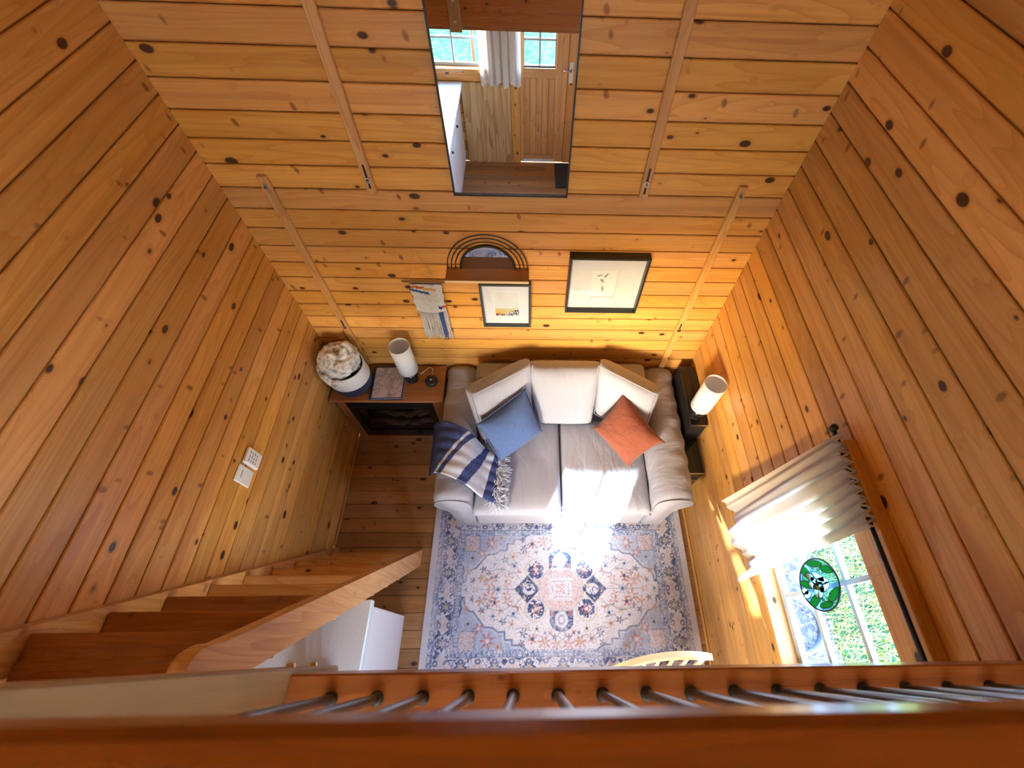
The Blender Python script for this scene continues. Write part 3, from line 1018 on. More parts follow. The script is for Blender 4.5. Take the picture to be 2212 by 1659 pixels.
# ------------------------------------------------------------------ rug
def make_rug():
    x0, x1, y0, y1 = -0.713, 1.158, -0.215, 1.000
    NX, NY = 440, 286
    W2, H2 = (x1 - x0) / 2, (y1 - y0) / 2
    X, Y = np.meshgrid(np.linspace(-W2, W2, NX), np.linspace(-H2, H2, NY), indexing='ij')
    ax, ay = np.abs(X), np.abs(Y)
    rng = np.random.default_rng(5)

    def vnoise(px, py, seed=0):
        r = np.random.default_rng(seed).random((64, 64))
        xi, yi = np.floor(px).astype(int), np.floor(py).astype(int)
        fx, fy = px - xi, py - yi
        fx, fy = fx * fx * (3 - 2 * fx), fy * fy * (3 - 2 * fy)
        g = lambda a, b: r[a % 64, b % 64]
        return (g(xi, yi) * (1 - fx) + g(xi + 1, yi) * fx) * (1 - fy) + (g(xi, yi + 1) * (1 - fx) + g(xi + 1, yi + 1) * fx) * fy

    OFF, NAVY, BLU, RUST, GOLD, PINK, GREY = [np.array(c, float) for c in ((214, 216, 226), (52, 68, 116), (150, 170, 204), (182, 116, 106), (184, 170, 140), (206, 196, 200), (172, 178, 194))]
    C = np.empty((NX, NY, 3))
    C[:] = OFF

    def put(mask, col, a=1.0):
        mm = np.clip(mask, 0, 1)[..., None] * a
        C[:] = C * (1 - mm) + col * mm

    sm = lambda d, w=0.003: np.clip(0.5 - d / (2 * w), 0, 1)
    d = np.minimum(W2 - ax, H2 - ay)
    fine = vnoise(X * 110, Y * 110, 1)
    fine2 = vnoise(X * 190 + 7, Y * 190, 2)
    med = vnoise(X * 34, Y * 34, 3)
    # field: stepped lobed outline (quarter polygon)
    poly = [(0, 0), (0.70, 0), (0.70, 0.045), (0.675, 0.05), (0.665, 0.10), (0.63, 0.137), (0.605, 0.14), (0.525, 0.235), (0.465, 0.24), (0.435, 0.265), (0.385, 0.265), (0.385, 0.312), (0.335, 0.312), (0.335, 0.345), (0.275, 0.345), (0.22, 0.385), (0, 0.385)]

    def inside(poly):
        r = np.zeros_like(ax, bool)
        n = len(poly)
        dist = np.full(ax.shape, 9.0)
        for i in range(n):
            (xa, ya), (xb, yb) = poly[i], poly[(i + 1) % n]
            c = ((ya > ay) != (yb > ay)) & (ax < (xb - xa) * (ay - ya) / ((yb - ya) or 1e-9) + xa)
            r ^= c
            if i and i < n - 1:
                ex, ey = xb - xa, yb - ya
                t = np.clip(((ax - xa) * ex + (ay - ya) * ey) / (ex * ex + ey * ey), 0, 1)
                dist = np.minimum(dist, np.hypot(ax - xa - t * ex, ay - ya - t * ey))
        return r, dist

    fin, fd = inside(poly)
    corner = ((~fin) & (d > 0.2)).astype(float)
    put(corner * (0.65 + 0.5 * (vnoise(X * 150, Y * 22, 4) - 0.3)), BLU)
    put(sm(fd - 0.004) * (d > 0.2), NAVY, 0.62)
    put(sm(np.abs(fd - 0.014) - 0.003) * (d > 0.2) * (~fin), OFF, 0.7)
    # corner ornaments
    put(((ax > 0.585) & (ax < 0.695) & (ay > 0.26) & (ay < 0.385)) * (0.45 + 0.5 * (fine > 0.5)), PINK)
    put(((ax > 0.585) & (ax < 0.695) & (ay > 0.26) & (ay < 0.385)) * (fine2 > 0.68), RUST, 0.7)
    put(sm(np.abs(np.maximum(np.abs(ax - 0.64) - 0.055, np.abs(ay - 0.322) - 0.062)) - 0.003), NAVY, 0.4)

    def flower(cx, cy, r, col, cen, petals=8, a=0.85, rot=0.0):
        dx, dy = ax - cx, ay - cy
        rr, th = np.hypot(dx, dy), np.arctan2(dy, dx) + rot
        pet = r * (0.62 + 0.38 * np.cos(petals * th))
        put(sm(rr - pet) * (0.55 + 0.6 * (fine > 0.42)), col, a)
        put(sm(rr - r * 0.28), cen, 0.9)

    def ring(cx, cy, rx, ry, w, col, a=0.8):
        q = np.hypot((ax - cx) / rx, (ay - cy) / ry)
        put(sm((np.abs(q - 1) - w / min(rx, ry)) * min(rx, ry)), col, a)

    def dot(cx, cy, rx, ry, col, a=0.8):
        q = np.hypot((ax - cx) / rx, (ay - cy) / ry)
        put(sm((q - 1) * min(rx, ry)), col, a)

    def vine(pts, w, col, a=0.6):
        for (xa, ya), (xb, yb) in zip(pts[:-1], pts[1:]):
            ex, ey = xb - xa, yb - ya
            t = np.clip(((ax - xa) * ex + (ay - ya) * ey) / (ex * ex + ey * ey), 0, 1)
            put(sm(np.hypot(ax - xa - t * ex, ay - ya - t * ey) - w, 0.002), col, a)

    flower(0.50, 0.318, 0.052, RUST, OFF, 7)
    flower(0.565, 0.245, 0.036, RUST, OFF, 5)
    flower(0.43, 0.355, 0.032, GOLD, RUST, 6)
    flower(0.635, 0.215, 0.026, GOLD, NAVY, 4)
    flower(0.66, 0.125, 0.030, GOLD, RUST, 5)
    vine([(0.70, 0.16), (0.688, 0.12), (0.70, 0.09), (0.685, 0.05)], 0.005, NAVY, 0.8)
    # scattered field flowers, mirrored four ways
    for cx, cy, r, c1, c2, pt in ((0.50, 0.045, 0.050, RUST, OFF, 6), (0.46, 0.085, 0.036, RUST, NAVY, 5), (0.56, 0.075, 0.034, RUST, GOLD, 5), (0.60, 0.0, 0.026, RUST, OFF, 4), (0.665, 0.0, 0.014, NAVY, NAVY, 4),
                                  (0.37, 0.075, 0.034, RUST, OFF, 5), (0.38, 0.030, 0.026, RUST, OFF, 4), (0.44, 0.0, 0.040, BLU, NAVY, 6), (0.55, 0.135, 0.024, NAVY, RUST, 5), (0.47, 0.17, 0.026, BLU, NAVY, 6), (0.40, 0.20, 0.026, NAVY, PINK, 5),
                                  (0.33, 0.155, 0.034, BLU, NAVY, 5), (0.34, 0.22, 0.030, GOLD, RUST, 5), (0.30, 0.12, 0.024, RUST, RUST, 3), (0.26, 0.275, 0.030, NAVY, PINK, 6), (0.20, 0.31, 0.036, RUST, NAVY, 6), (0.27, 0.335, 0.024, NAVY, RUST, 5),
                                  (0.12, 0.33, 0.046, RUST, GOLD, 7), (0.04, 0.345, 0.040, RUST, PINK, 6), (0.08, 0.275, 0.022, RUST, NAVY, 4), (0.115, 0.275, 0.013, NAVY, NAVY, 4), (0.17, 0.25, 0.026, GOLD, NAVY, 5), (0.42, 0.135, 0.030, GOLD, BLU, 5),
                                  (0.235, 0.235, 0.024, GOLD, OFF, 4), (0.51, 0.105, 0.020, NAVY, GOLD, 4), (0.62, 0.06, 0.022, NAVY, RUST, 5), (0.05, 0.30, 0.02, NAVY, GOLD, 5)):
        flower(cx, cy, r, c1, c2, pt, 0.72, rot=cx * 9)
    for pts in ([(0.30, 0.0), (0.58, 0.0)], [(0.30, 0.12), (0.345, 0.10), (0.40, 0.135), (0.45, 0.135), (0.50, 0.12), (0.545, 0.135)], [(0.28, 0.06), (0.33, 0.115), (0.37, 0.10)], [(0.30, 0.18), (0.37, 0.165), (0.39, 0.205)],
                [(0.10, 0.31), (0.17, 0.285), (0.20, 0.31), (0.26, 0.30)], [(0.0, 0.26), (0.03, 0.29), (0.0, 0.32)], [(0.21, 0.26), (0.27, 0.24), (0.31, 0.25)], [(0.44, 0.05), (0.48, 0.08), (0.54, 0.05)], [(0.40, 0.21), (0.44, 0.19), (0.47, 0.20)]):
        vine(pts, 0.0028, np.array((120, 120, 130.)), 0.6)
    # medallion
    for cx, cy in ((0.175, 0.128),):
        dot(cx, cy, 0.078, 0.082, GOLD, 0.45)
        dot(cx, cy, 0.068, 0.072, OFF, 0.9)
        put(sm(np.hypot((ax - cx) / 0.058, (ay - cy) / 0.062) * 0.06 - 0.06) * (fine + 0.5 * med > 0.62), NAVY, 0.9)
        flower(cx, cy, 0.040, RUST, OFF, 6, 0.85)
    dm_ = np.abs(ax - 0.235) / 0.085 + np.abs(ay) / 0.085
    put(sm((dm_ - 1.15) * 0.06), GOLD, 0.5)
    put(sm((dm_ - 1.05) * 0.06) * (fine + 0.4 * med > 0.42), NAVY, 0.9)
    put(sm(np.hypot((ax - 0.225) / 0.045, ay / 0.038) * 0.04 - 0.04) * (fine > 0.35), OFF, 0.95)
    q = (ax < 0.082) & (ay > 0.10) & (ay < 0.20 + 0.07 * np.sqrt(np.clip(1 - (ax / 0.082) ** 2, 0, 1)))
    put(q * (0.55 + 0.5 * (fine > 0.4)), NAVY, 0.9)
    dot(0.0, 0.195, 0.045, 0.052, OFF, 0.95)
    ring(0.0, 0.195, 0.020, 0.026, 0.004, NAVY, 0.6)
    dot(0.062, 0.155, 0.012, 0.02, RUST, 0.8)
    oct_ = np.maximum(np.maximum(ax / 0.155, ay / 0.140), (ax / 0.155 + ay / 0.140) / 1.42)
    put(sm((oct_ - 1) * 0.14), PINK)
    put(sm((np.abs(oct_ - 1) - 0.03) * 0.14), GREY, 0.8)
    put(sm((oct_ - 0.96) * 0.14) * (fine2 > 0.64), RUST, 0.40)
    sq = np.maximum(ax / 0.085, ay / 0.078)
    put(sm((sq - 1) * 0.08), OFF, 0.9)
    put(sm((np.abs(sq - 0.98) - 0.025) * 0.08), GREY, 0.7)
    put(sm((np.abs(sq - 0.66) - 0.03) * 0.08) * (fine > 0.4), NAVY, 0.5)
    put(sm((np.maximum(ax, ay) - 0.032)) * (fine > 0.42), RUST, 0.8)
    # guards and border
    put(((d > 0.045) & (d < 0.078)) * (fine > 0.45), BLU, 0.85)
    put(((d > 0.045) & (d < 0.078)) * (fine2 > 0.72), NAVY, 0.6)
    put(((d > 0.198) & (d < 0.235)) * 0.6, BLU, 0.8)
    put(((d > 0.198) & (d < 0.235)) * (fine > 0.55), OFF, 0.7)
    put(((d > 0.198) & (d < 0.235)) * (fine2 > 0.66), NAVY, 0.65)
    put(sm(np.abs(d - 0.080) - 0.0025), NAVY, 0.6)
    put(sm(np.abs(d - 0.196) - 0.0025), NAVY, 0.6)
    side = (W2 - ax) < (H2 - ay)
    s = np.where(side, ay, ax)
    c = d - 0.138
    bord = ((d > 0.082) & (d < 0.194)).astype(float)
    put(bord * (med + 0.6 * fine > 0.80), NAVY, 0.8)
    put(bord * (fine2 > 0.70), NAVY, 0.55)
    per = 0.222
    ph = (s + 0.111 * side) % per - per / 2
    di = np.abs(ph) / 0.050 + np.abs(c) / 0.052
    put(sm((di - 1.15) * 0.04) * bord, OFF)
    put(sm((di - 0.95) * 0.04) * bord * (0.75 + 0.4 * fine), PINK)
    ph2 = (s + 0.111 * side + per / 2) % per - per / 2
    rr = np.hypot(ph2, c)
    th = np.arctan2(c, ph2)
    put(sm(rr - 0.052) * bord, OFF, 0.9)
    put(sm(rr - 0.046 * (0.8 + 0.2 * np.cos(8 * th))) * bord * (0.6 + 0.5 * (fine > 0.4)), NAVY, 0.9)
    put(sm(rr - 0.026 * (0.7 + 0.3 * np.cos(6 * th))) * bord, np.array((205, 195, 175.)), 0.9)
    put(sm(rr - 0.009) * bord, GOLD, 0.9)
    ph3 = (s + 0.111 * side + per / 4) % (per / 2) - per / 4
    for sg_ in (-1, 1):
        e_ = np.hypot(ph3 / 0.017, (c - sg_ * 0.034) / 0.014)
        put(sm((e_ - 1.3) * 0.014) * bord, OFF, 0.8)
        put(sm((np.abs(e_ - 0.85) - 0.28) * 0.014) * bord, NAVY, 0.85)
    put(sm(np.abs(np.abs(c) - 0.052 + 0.004 * np.sin(s * 56)) - 0.0022) * bord, OFF, 0.9)
    # worn, distressed pile
    wear = vnoise(X * 9 + 3, Y * 9, 8) * 0.6 + vnoise(X * 60, Y * 60, 9) * 0.4
    k = np.clip((wear - 0.42) * 1.5, 0, 0.5) * (d > 0.04)
    C[:] = C * (1 - k[..., None]) + np.array((216, 218, 228.)) * k[..., None]
    sp = rng.random((NX, NY))
    k = (sp < 0.14) * (d > 0.045) * 0.38
    C[:] = C * (1 - k[..., None]) + np.array((95, 104, 136.)) * k[..., None]
    C[:] *= (0.93 + 0.10 * rng.random((NX, NY)))[..., None]
    cols = lin(np.clip(C, 0, 255)).reshape(-1, 3)
    o = grid('rug', lambda u, v: (x0 + (x1 - x0) * u, y0 + (y1 - y0) * v, 0.009 + 0.0008 * math.sin(u * 40) * math.sin(v * 31)), NX, NY, vcol('rug_pile', 0.95, 0.35, spec=0.1), None, True, 0.0085, cols, origin=((x0 + x1) / 2, (y0 + y1) / 2, 0))
    tag(o, 'faded blue and rust oriental rug on the floor in front of the loveseat', 'rug')


make_rug()

# ------------------------------------------------------------------ loveseat
SOFA = fabric('slipcover', (0.365, 0.372, 0.430), (0.325, 0.332, 0.39), folds=0.30, wr=(4, 9, 4))
SOFA2 = fabric('slipcover_cushion', (0.40, 0.418, 0.50), (0.36, 0.375, 0.45), folds=0.34, wr=(10, 3, 4))
sofa = thing('loveseat', (0.225, 1.35, 0), 'greige slipcovered loveseat with rolled arms against the back wall', 'sofa')


def fbm(v, s):
    return noise.noise(Vector(v) * s) + 0.5 * noise.noise(Vector(v) * s * 2.1)


def arm(name, xin, xout, y0, y1):
    s = 1 if xout > xin else -1
    w_ = abs(xout - xin)
    # profile from inner bottom up over the roll to the outer bottom (u = distance outward from xin)
    pr = [(0.0, 0.05), (0.0, 0.25), (-0.005, 0.42), (-0.012, 0.52), (-0.004, 0.585), (0.022, 0.625), (0.07, 0.648), (0.12, 0.655), (0.165, 0.650), (0.205, 0.632), (0.230, 0.600), (0.238, 0.560),
          (0.226, 0.522), (0.200, 0.495), (0.176, 0.465), (0.158, 0.42), (0.150, 0.35), (0.148, 0.22), (0.150, 0.05)]
    sc_ = w_ / 0.238
    nS = 34
    V, F = [], []
    n = len(pr)
    for i in range(nS):
        t = i / (nS - 1)
        yy = y0 + (y1 - y0) * t
        e = min(1.0, t / 0.06)
        ins = 1 - 0.10 * (1 - math.sqrt(max(0, 1 - (1 - e) ** 2)))
        for k, (u, z) in enumerate(pr):
            uu = 0.119 + (u - 0.119) * ins
            zz = 0.05 + (z - 0.05) * (1 - (1 - ins) * 0.55)
            q = Vector((xin + s * uu * sc_, yy, zz))
            dn = fbm((q.x * 2, q.y * 5, q.z * 2 + s), 2.0) * 0.008
            if z > 0.45 and u > 0.15:
                dn += 0.004 * math.sin(yy * 46 + 3 * fbm(q, 3))
            q.z += dn if z > 0.3 else 0
            q.x += s * dn * 0.7
            V.append(q)
    for i in range(nS - 1):
        for k in range(n - 1):
            F.append((i * n + k, (i + 1) * n + k, (i + 1) * n + k + 1, i * n + k + 1))
        F.append((i * n + n - 1, (i + 1) * n + n - 1, (i + 1) * n, i * n))
    bm = bmesh.new()
    bv = [bm.verts.new(v) for v in V]
    for f in F:
        bm.faces.new([bv[q] for q in f])
    bm.faces.new([bv[k] for k in range(n)])
    bm.faces.new([bv[(nS - 1) * n + k] for k in range(n)])
    bmesh.ops.recalc_face_normals(bm, faces=bm.faces)
    o = bm_obj(name, bm, SOFA, sofa, True)
    # piping round the front scroll
    tube('piping', [(xin + s * (0.119 + (u - 0.119) * 0.93) * sc_, y0 - 0.001, 0.05 + (z - 0.05) * 0.955) for u, z in pr[2:16]], 0.004, SOFA, o, 6)
    return o


arm('arm', -0.385, -0.617, 0.835, 1.85)
arm('arm', 0.835, 1.075, 0.835, 1.85)
bm = bmesh.new()
add_box(bm, -0.385, 0.835, 0.865, 1.84, 0.05, 0.30, 0.02)
bm_obj('base', bm, SOFA, sofa)
bm = bmesh.new()
add_box(bm, -0.385, 0.835, 1.67, 1.845, 0.30, 0.735, 0.03)
bm_obj('back_frame', bm, SOFA, sofa)
bm = bmesh.new()
add_box(bm, -0.375, 0.825, 0.845, 0.866, 0.045, 0.31, 0.008)
bm_obj('front_panel', bm, SOFA, sofa)
for fx in (-0.46, 0.91):
    for fy in (0.92, 1.78):
        lathe('foot', [(0.018, 0.0095 if fy < 1 else 0.001), (0.024, 0.052)], fx, fy, BLACK, sofa, 12)


def cushion(name, corners, thick, mat, parent, p=5.0, q=0.32, n=28, wr=0.010, ws=3.0, pinch=0.0, ears=0.0, seed=0.0, origin=None, flat_back=False):
    """Stuffed cushion through four corner points a,b,c,d of its mid-plane."""
    a, b, c, d = [Vector(v) for v in corners]
    nrm = ((b - a) + (c - d)).cross((d - a) + (c - b)).normalized()
    V, F = [], []
    for side in (1, -1):
        for i in range(n):
            for j in range(n):
                s, t = -math.cos(PI * i / (n - 1)), -math.cos(PI * j / (n - 1))
                s = 0.45 * s + 0.55 * (2 * i / (n - 1) - 1)
                t = 0.45 * t + 0.55 * (2 * j / (n - 1) - 1)
                s2, t2 = s * (1 - pinch * (1 - t * t)), t * (1 - pinch * (1 - s * s))
                if ears:
                    k = (abs(s) * abs(t)) ** 6 * ears
                    s2 *= 1 + k
                    t2 *= 1 + k
                u, v = (s2 + 1) / 2, (t2 + 1) / 2
                P = (a * (1 - u) + b * u) * (1 - v) + (d * (1 - u) + c * u) * v
                h = (max(0.0, 1 - abs(s) ** p) * max(0.0, 1 - abs(t) ** p)) ** q
                hh = thick / 2 * h
                P = P + nrm * (side * hh)
                edge = h * 1.0
                P = P + nrm * (side * wr * edge * fbm(P + Vector((seed, seed, 0)), ws))
                # soft gathers near the edges
                rim = max(abs(s), abs(t)) ** 4
                P = P + nrm * (side * 0.35 * wr * rim * h * math.sin((u + v * 1.3) * 60 + seed))
                V.append(P)
    for i in range(n - 1):
        for j in range(n - 1):
            F.append((i * n + j, (i + 1) * n + j, (i + 1) * n + j + 1, i * n + j + 1))
            k = n * n
            F.append((k + i * n + j, k + i * n + j + 1, k + (i + 1) * n + j + 1, k + (i + 1) * n + j))
    bm = bmesh.new()
    bv = [bm.verts.new(v) for v in V]
    for f in F:
        bm.faces.new([bv[x_] for x_ in f])
    bmesh.ops.remove_doubles(bm, verts=bm.verts, dist=0.0004)
    o = bm_obj(name, bm, mat, parent, True, origin)
    o['_n'] = 1
    del o['_n']
    return o, nrm


def seam(parent, corners, off, nrm, mat, inset=0.0, r=0.0032, order=(0, 1, 2, 3), closed=True):
    cs = [Vector(corners[i]) for i in order]
    mid = sum(cs, Vector()) / len(cs)
    pts = []
    m_ = len(cs)
    for i in range(m_ if closed else m_ - 1):
        p0, p1 = cs[i], cs[(i + 1) % m_]
        for k in range(10):
            q = p0.lerp(p1, k / 10)
            pts.append(q + (mid - q) * inset + nrm * off)
    tube('seam', pts, r, mat, parent, 6, closed)


# seat cushions
for xa, xb in ((-0.383, 0.218), (0.224, 0.833)):
    cs = [(xa, 0.812, 0.372), (xb, 0.812, 0.372), (xb, 1.52, 0.382), (xa, 1.52, 0.382)]
    o, nr = cushion('seat_cushion', cs, 0.150, SOFA2, sofa, p=9.0, q=0.30, n=30, wr=0.010, ws=2.6, seed=xa)
# back cushions: left corner, middle, right corner
MC = [(0.045, 1.50, 0.46), (0.455, 1.50, 0.46), (0.490, 1.735, 0.865), (-0.015, 1.735, 0.865)]
o, nr = cushion('back_cushion', MC, 0.21, SOFA2, sofa, p=6.0, q=0.36, n=30, wr=0.014, ws=3.2, seed=2.0)
LC = [(-0.345, 1.33, 0.50), (0.0, 1.60, 0.46), (-0.005, 1.735, 0.905), (-0.435, 1.545, 0.80)]
o, nr = cushion('back_cushion', LC, 0.20, SOFA2, sofa, p=6.0, q=0.36, n=30, wr=0.013, ws=3.2, seed=4.0)
seam(o, LC, nr.dot(Vector((0, -1, 0))) > 0 and 0.075 or -0.075, nr, SOFA2, 0.05)
RC = [(0.50, 1.60, 0.46), (0.815, 1.34, 0.50), (0.905, 1.565, 0.79), (0.480, 1.735, 0.905)]
o, nr = cushion('back_cushion', RC, 0.20, SOFA2, sofa, p=6.0, q=0.36, n=30, wr=0.013, ws=3.2, seed=6.0)
seam(o, RC, nr.dot(Vector((0, -1, 0))) > 0 and 0.075 or -0.075, nr, SOFA2, 0.05)

# throw pillows
BLUEF = fabric('blue_weave', (0.045, 0.085, 0.24), (0.11, 0.18, 0.38), streak=(420, 30, 420), folds=0.2, sheen=0.1)
RUSTF = fabric('rust_linen', (0.27, 0.085, 0.050), (0.22, 0.066, 0.038), folds=0.35, sheen=0.15, wr=(12, 12, 12))
BP = [(-0.205, 1.165, 0.500), (0.085, 1.385, 0.515), (-0.035, 1.545, 0.815), (-0.345, 1.330, 0.720)]
o, nr = cushion('throw_pillow', BP, 0.23, BLUEF, None, p=2.6, q=0.50, n=28, wr=0.012, ws=4.0, pinch=0.04, ears=0.05, seed=9, origin=(-0.13, 1.27, 0.45))
tag(o, 'square denim blue throw pillow leaning on the left of the loveseat', 'pillow')
seam(o, BP, 0, nr, BLUEF, 0.0, 0.004)
RP = [(0.685, 1.125, 0.492), (0.885, 1.215, 0.700), (0.640, 1.545, 0.780), (0.462, 1.395, 0.535)]
o, nr = cushion('throw_pillow', RP, 0.20, RUSTF, None, p=2.6, q=0.50, n=28, wr=0.012, ws=5.0, pinch=0.05, ears=0.07, seed=12, origin=(0.68, 1.28, 0.45))
tag(o, 'rust orange linen throw pillow leaning on the right of the loveseat', 'pillow')

# striped throw over the left arm
th = thing('throw_blanket', (-0.45, 1.12, 0.66), 'navy and white striped fringed throw draped over the left arm of the loveseat', 'throw')


def armz(x):
    pts = [(-0.665, 0.50), (-0.64, 0.575), (-0.61, 0.635), (-0.56, 0.668), (-0.50, 0.678), (-0.44, 0.668), (-0.40, 0.640), (-0.37, 0.585), (-0.345, 0.525), (-0.30, 0.485), (-0.20, 0.474), (0.0, 0.47)]
    for (xa, za), (xb, zb) in zip(pts[:-1], pts[1:]):
        if x <= xb:
            t = max(0, (x - xa) / (xb - xa))
            return za + (zb - za) * t
    return 0.47


NU, NV = 120, 50


def throwp(u, v):
    x = -0.660 + 0.440 * u
    ya = 1.395 - 0.20 * u ** 1.3
    yb = 1.035 - 0.18 * u
    yy = ya + (yb - ya) * v
    z = sum(armz(x + dx) for dx in (-0.02, -0.01, 0, 0.01, 0.02)) / 5 + 0.016
    z += 0.005 * fbm((x * 3, yy * 5, 1), 3.0) + 0.003 * math.sin(v * 30 + u * 6)
    if u < 0.1:
        z += 0.035 * (0.1 - u) / 0.1 * (1 - v) ** 3
    return (x, yy, z)


cols = np.zeros((NU, NV, 3))
NVY, WHI = np.array(srgb(66, 80, 128)), np.array(srgb(206, 216, 232))
rg = np.random.default_rng(2)
for i in range(NU):
    u = i / (NU - 1)
    for j in range(NV):
        v = j / (NV - 1)
        bd_ = [f_ + (n_ - f_) * v for f_, n_ in ((0.55, 0.125), (0.585, 0.165), (0.64, 0.235), (0.78, 0.46), (0.86, 0.575), (0.95, 0.785))]
        wht = bd_[0] < u < bd_[1] or bd_[2] < u < bd_[3] or bd_[4] < u < bd_[5]
        c = WHI if wht else NVY * (0.72 + 0.75 * rg.random())
        cols[i, j] = c
cl = grid('cloth', throwp, NU, NV, vcol('throw_weave', 0.95, 0.3, spec=0.1), th, True, 0.012, cols.reshape(-1, 3))
V, F = [], []
rs = random.Random(5)
for k in range(330):
    v = rs.random()
    bx, by, bz = throwp(1.0, v)
    pts = []
    L = rs.uniform(0.05, 0.10)
    a = rs.gauss(-0.35, 0.55)
    q = Vector((bx - 0.004, by, bz - 0.006 + rs.uniform(0, 0.012)))
    for s in range(5):
        pts.append(q.copy())
        a += rs.gauss(0, 0.35)
        q = q + Vector((math.cos(a), math.sin(a), 0)) * (L / 4)
        q.z = max(0.474, q.z + rs.uniform(-0.012, 0.012))
    tv, tf = tube_geo(pts, [0.0026, 0.0032, 0.003, 0.003, 0.002], 5)
    n0 = len(V)
    V += tv
    F += [tuple(n0 + q_ for q_ in f) for f in tf]
# a second hank of fringe hanging lower over the seat front
for k in range(300):
    by = rs.uniform(0.86, 1.13)
    bx, bz = -0.215 + rs.uniform(-0.03, 0.03), 0.482
    a = -1.1 + rs.gauss(0, 0.5)
    q = Vector((bx, by, bz + rs.uniform(0, 0.02)))
    pts = []
    for s in range(5):
        pts.append(q.copy())
        a += rs.gauss(0, 0.3)
        q = q + Vector((math.cos(a), math.sin(a), 0)) * 0.018
        q.z = max(0.452, q.z - (0.012 if q.y < 0.86 else 0.0) + rs.uniform(-0.006, 0.006))
    tv, tf = tube_geo(pts, [0.0028, 0.003, 0.003, 0.003, 0.002], 5)
    n0 = len(V)
    V += tv
    F += [tuple(n0 + q_ for q_ in f) for f in tf]
fr = mesh('fringe', V, F, fabric('fringe_cotton', (0.64, 0.69, 0.80), (0.52, 0.56, 0.67), folds=0.0), th, True)
fr['kind'] = 'stuff'

# ------------------------------------------------------------------ fireplace cabinet
OAK = lambda ax: pine('oak_%d' % ax, ax, (0.40, 0.19, 0.075), (0.27, 0.115, 0.04), knots=0.0, grain=22, vary=0.05, contrast=1.2)
fp = thing('electric_fireplace', (-1.02, 1.72, 0), 'low oak fireplace cabinet with black firebox in the left back corner', 'fireplace')
FZ = 0.635
FX0, FX1, FY0, FY1 = -1.412, -0.632, 1.600, 1.868
box('mantel_top', FX0, FX1 + 0.012, FY0 - 0.045, FY1, FZ - 0.024, FZ, OAK(0), fp, bev=0.004)
box('side_panel', FX0 + 0.005, FX0 + 0.062, FY0, FY1, 0.0, FZ - 0.024, OAK(2), fp, bev=0.002)
box('side_panel', FX1 - 0.082, FX1, FY0, FY1, 0.0, FZ - 0.024, OAK(2), fp, bev=0.002)
box('header', FX0 + 0.062, FX1 - 0.082, FY0 + 0.004, FY0 + 0.03, FZ - 0.050, FZ - 0.024, OAK(0), fp)
ins = box('firebox', FX0 + 0.062, FX1 - 0.082, FY0 + 0.16, FY1, 0.02, FZ - 0.05, BLACK, fp)
ix0, ix1 = FX0 + 0.062, FX1 - 0.082
for nm, q in (('firebox_frame', (ix0, ix1, FY0 + 0.002, FY0 + 0.03, 0.44, FZ - 0.05)), ('firebox_frame', (ix0, ix1, FY0 + 0.002, FY0 + 0.03, 0.0, 0.10)),
              ('firebox_frame', (ix0, ix0 + 0.05, FY0 + 0.002, FY0 + 0.03, 0.10, 0.44)), ('firebox_frame', (ix1 - 0.05, ix1, FY0 + 0.002, FY0 + 0.03, 0.10, 0.44))):
    box(nm, *q, GLOSSBLACK, fp, bev=0.003)
for k in range(3):
    box('vent_slat', ix0 + 0.05, ix1 - 0.05, FY0 - 0.001, FY0 + 0.004, 0.465 + k * 0.022, 0.475 + k * 0.022, BLACK, fp)
mesh('firebox_glass', [(ix0 + 0.05, FY0 + 0.012, 0.10), (ix1 - 0.05, FY0 + 0.012, 0.10), (ix1 - 0.05, FY0 + 0.012, 0.44), (ix0 + 0.05, FY0 + 0.012, 0.44)], [(0, 1, 2, 3)], glass('firebox_pane', (0.8, 0.8, 0.8)), fp)
box('hearth', ix0, ix1, FY0 + 0.03, FY0 + 0.16, 0.06, 0.105, BLACK, fp)
N = NT('bark')
nv = N.noise(N.scaled(N.coords(), (5, 40, 40)), 1.0, 4.0, 0.7)
N.bsdf(Base_Color=N.mix(N.maprange(nv, 0.35, 0.65), (0.10, 0.065, 0.045), (0.02, 0.013, 0.009)), Roughness=0.9, Normal=N.bump(nv, 0.8, 0.02))
rs = random.Random(8)
for k in range(6):
    xa = ix0 + 0.06 + k * 0.075 + rs.uniform(-0.02, 0.02)
    zz = 0.125 + 0.045 * (k % 2)
    Lg = rs.uniform(0.16, 0.24)
    tube('log', [(xa + Lg * t / 5, FY0 + 0.075 + 0.05 * (k % 2) + 0.02 * math.sin(t + k), zz + 0.03 * (t / 5) * (1 if k % 2 else -0.2)) for t in range(6)], [0.018, 0.024, 0.026, 0.025, 0.023, 0.018], N.m, fp, 9)
tag(fp.children[0], None)

# basket with blanket
bk = thing('blanket_basket', (-1.262, 1.705, FZ), 'white and navy round basket on the fireplace cabinet', 'basket')
bx, by = -1.262, 1.705
ROPE_W = fabric('rope_white', (0.76, 0.77, 0.79), (0.66, 0.68, 0.72), weave=500, folds=0.0)
ROPE_N = fabric('rope_navy', (0.014, 0.022, 0.066), (0.022, 0.032, 0.09), weave=500, folds=0.0)


def rope_profile(z0, z1, r0, r1, n):
    out = []
    for k in range(n * 4 + 1):
        t = k / (n * 4)
        out.append((r0 + (r1 - r0) * math.sin(t * PI / 2) + 0.0022 * abs(math.sin(t * n * PI)), z0 + (z1 - z0) * t))
    return out


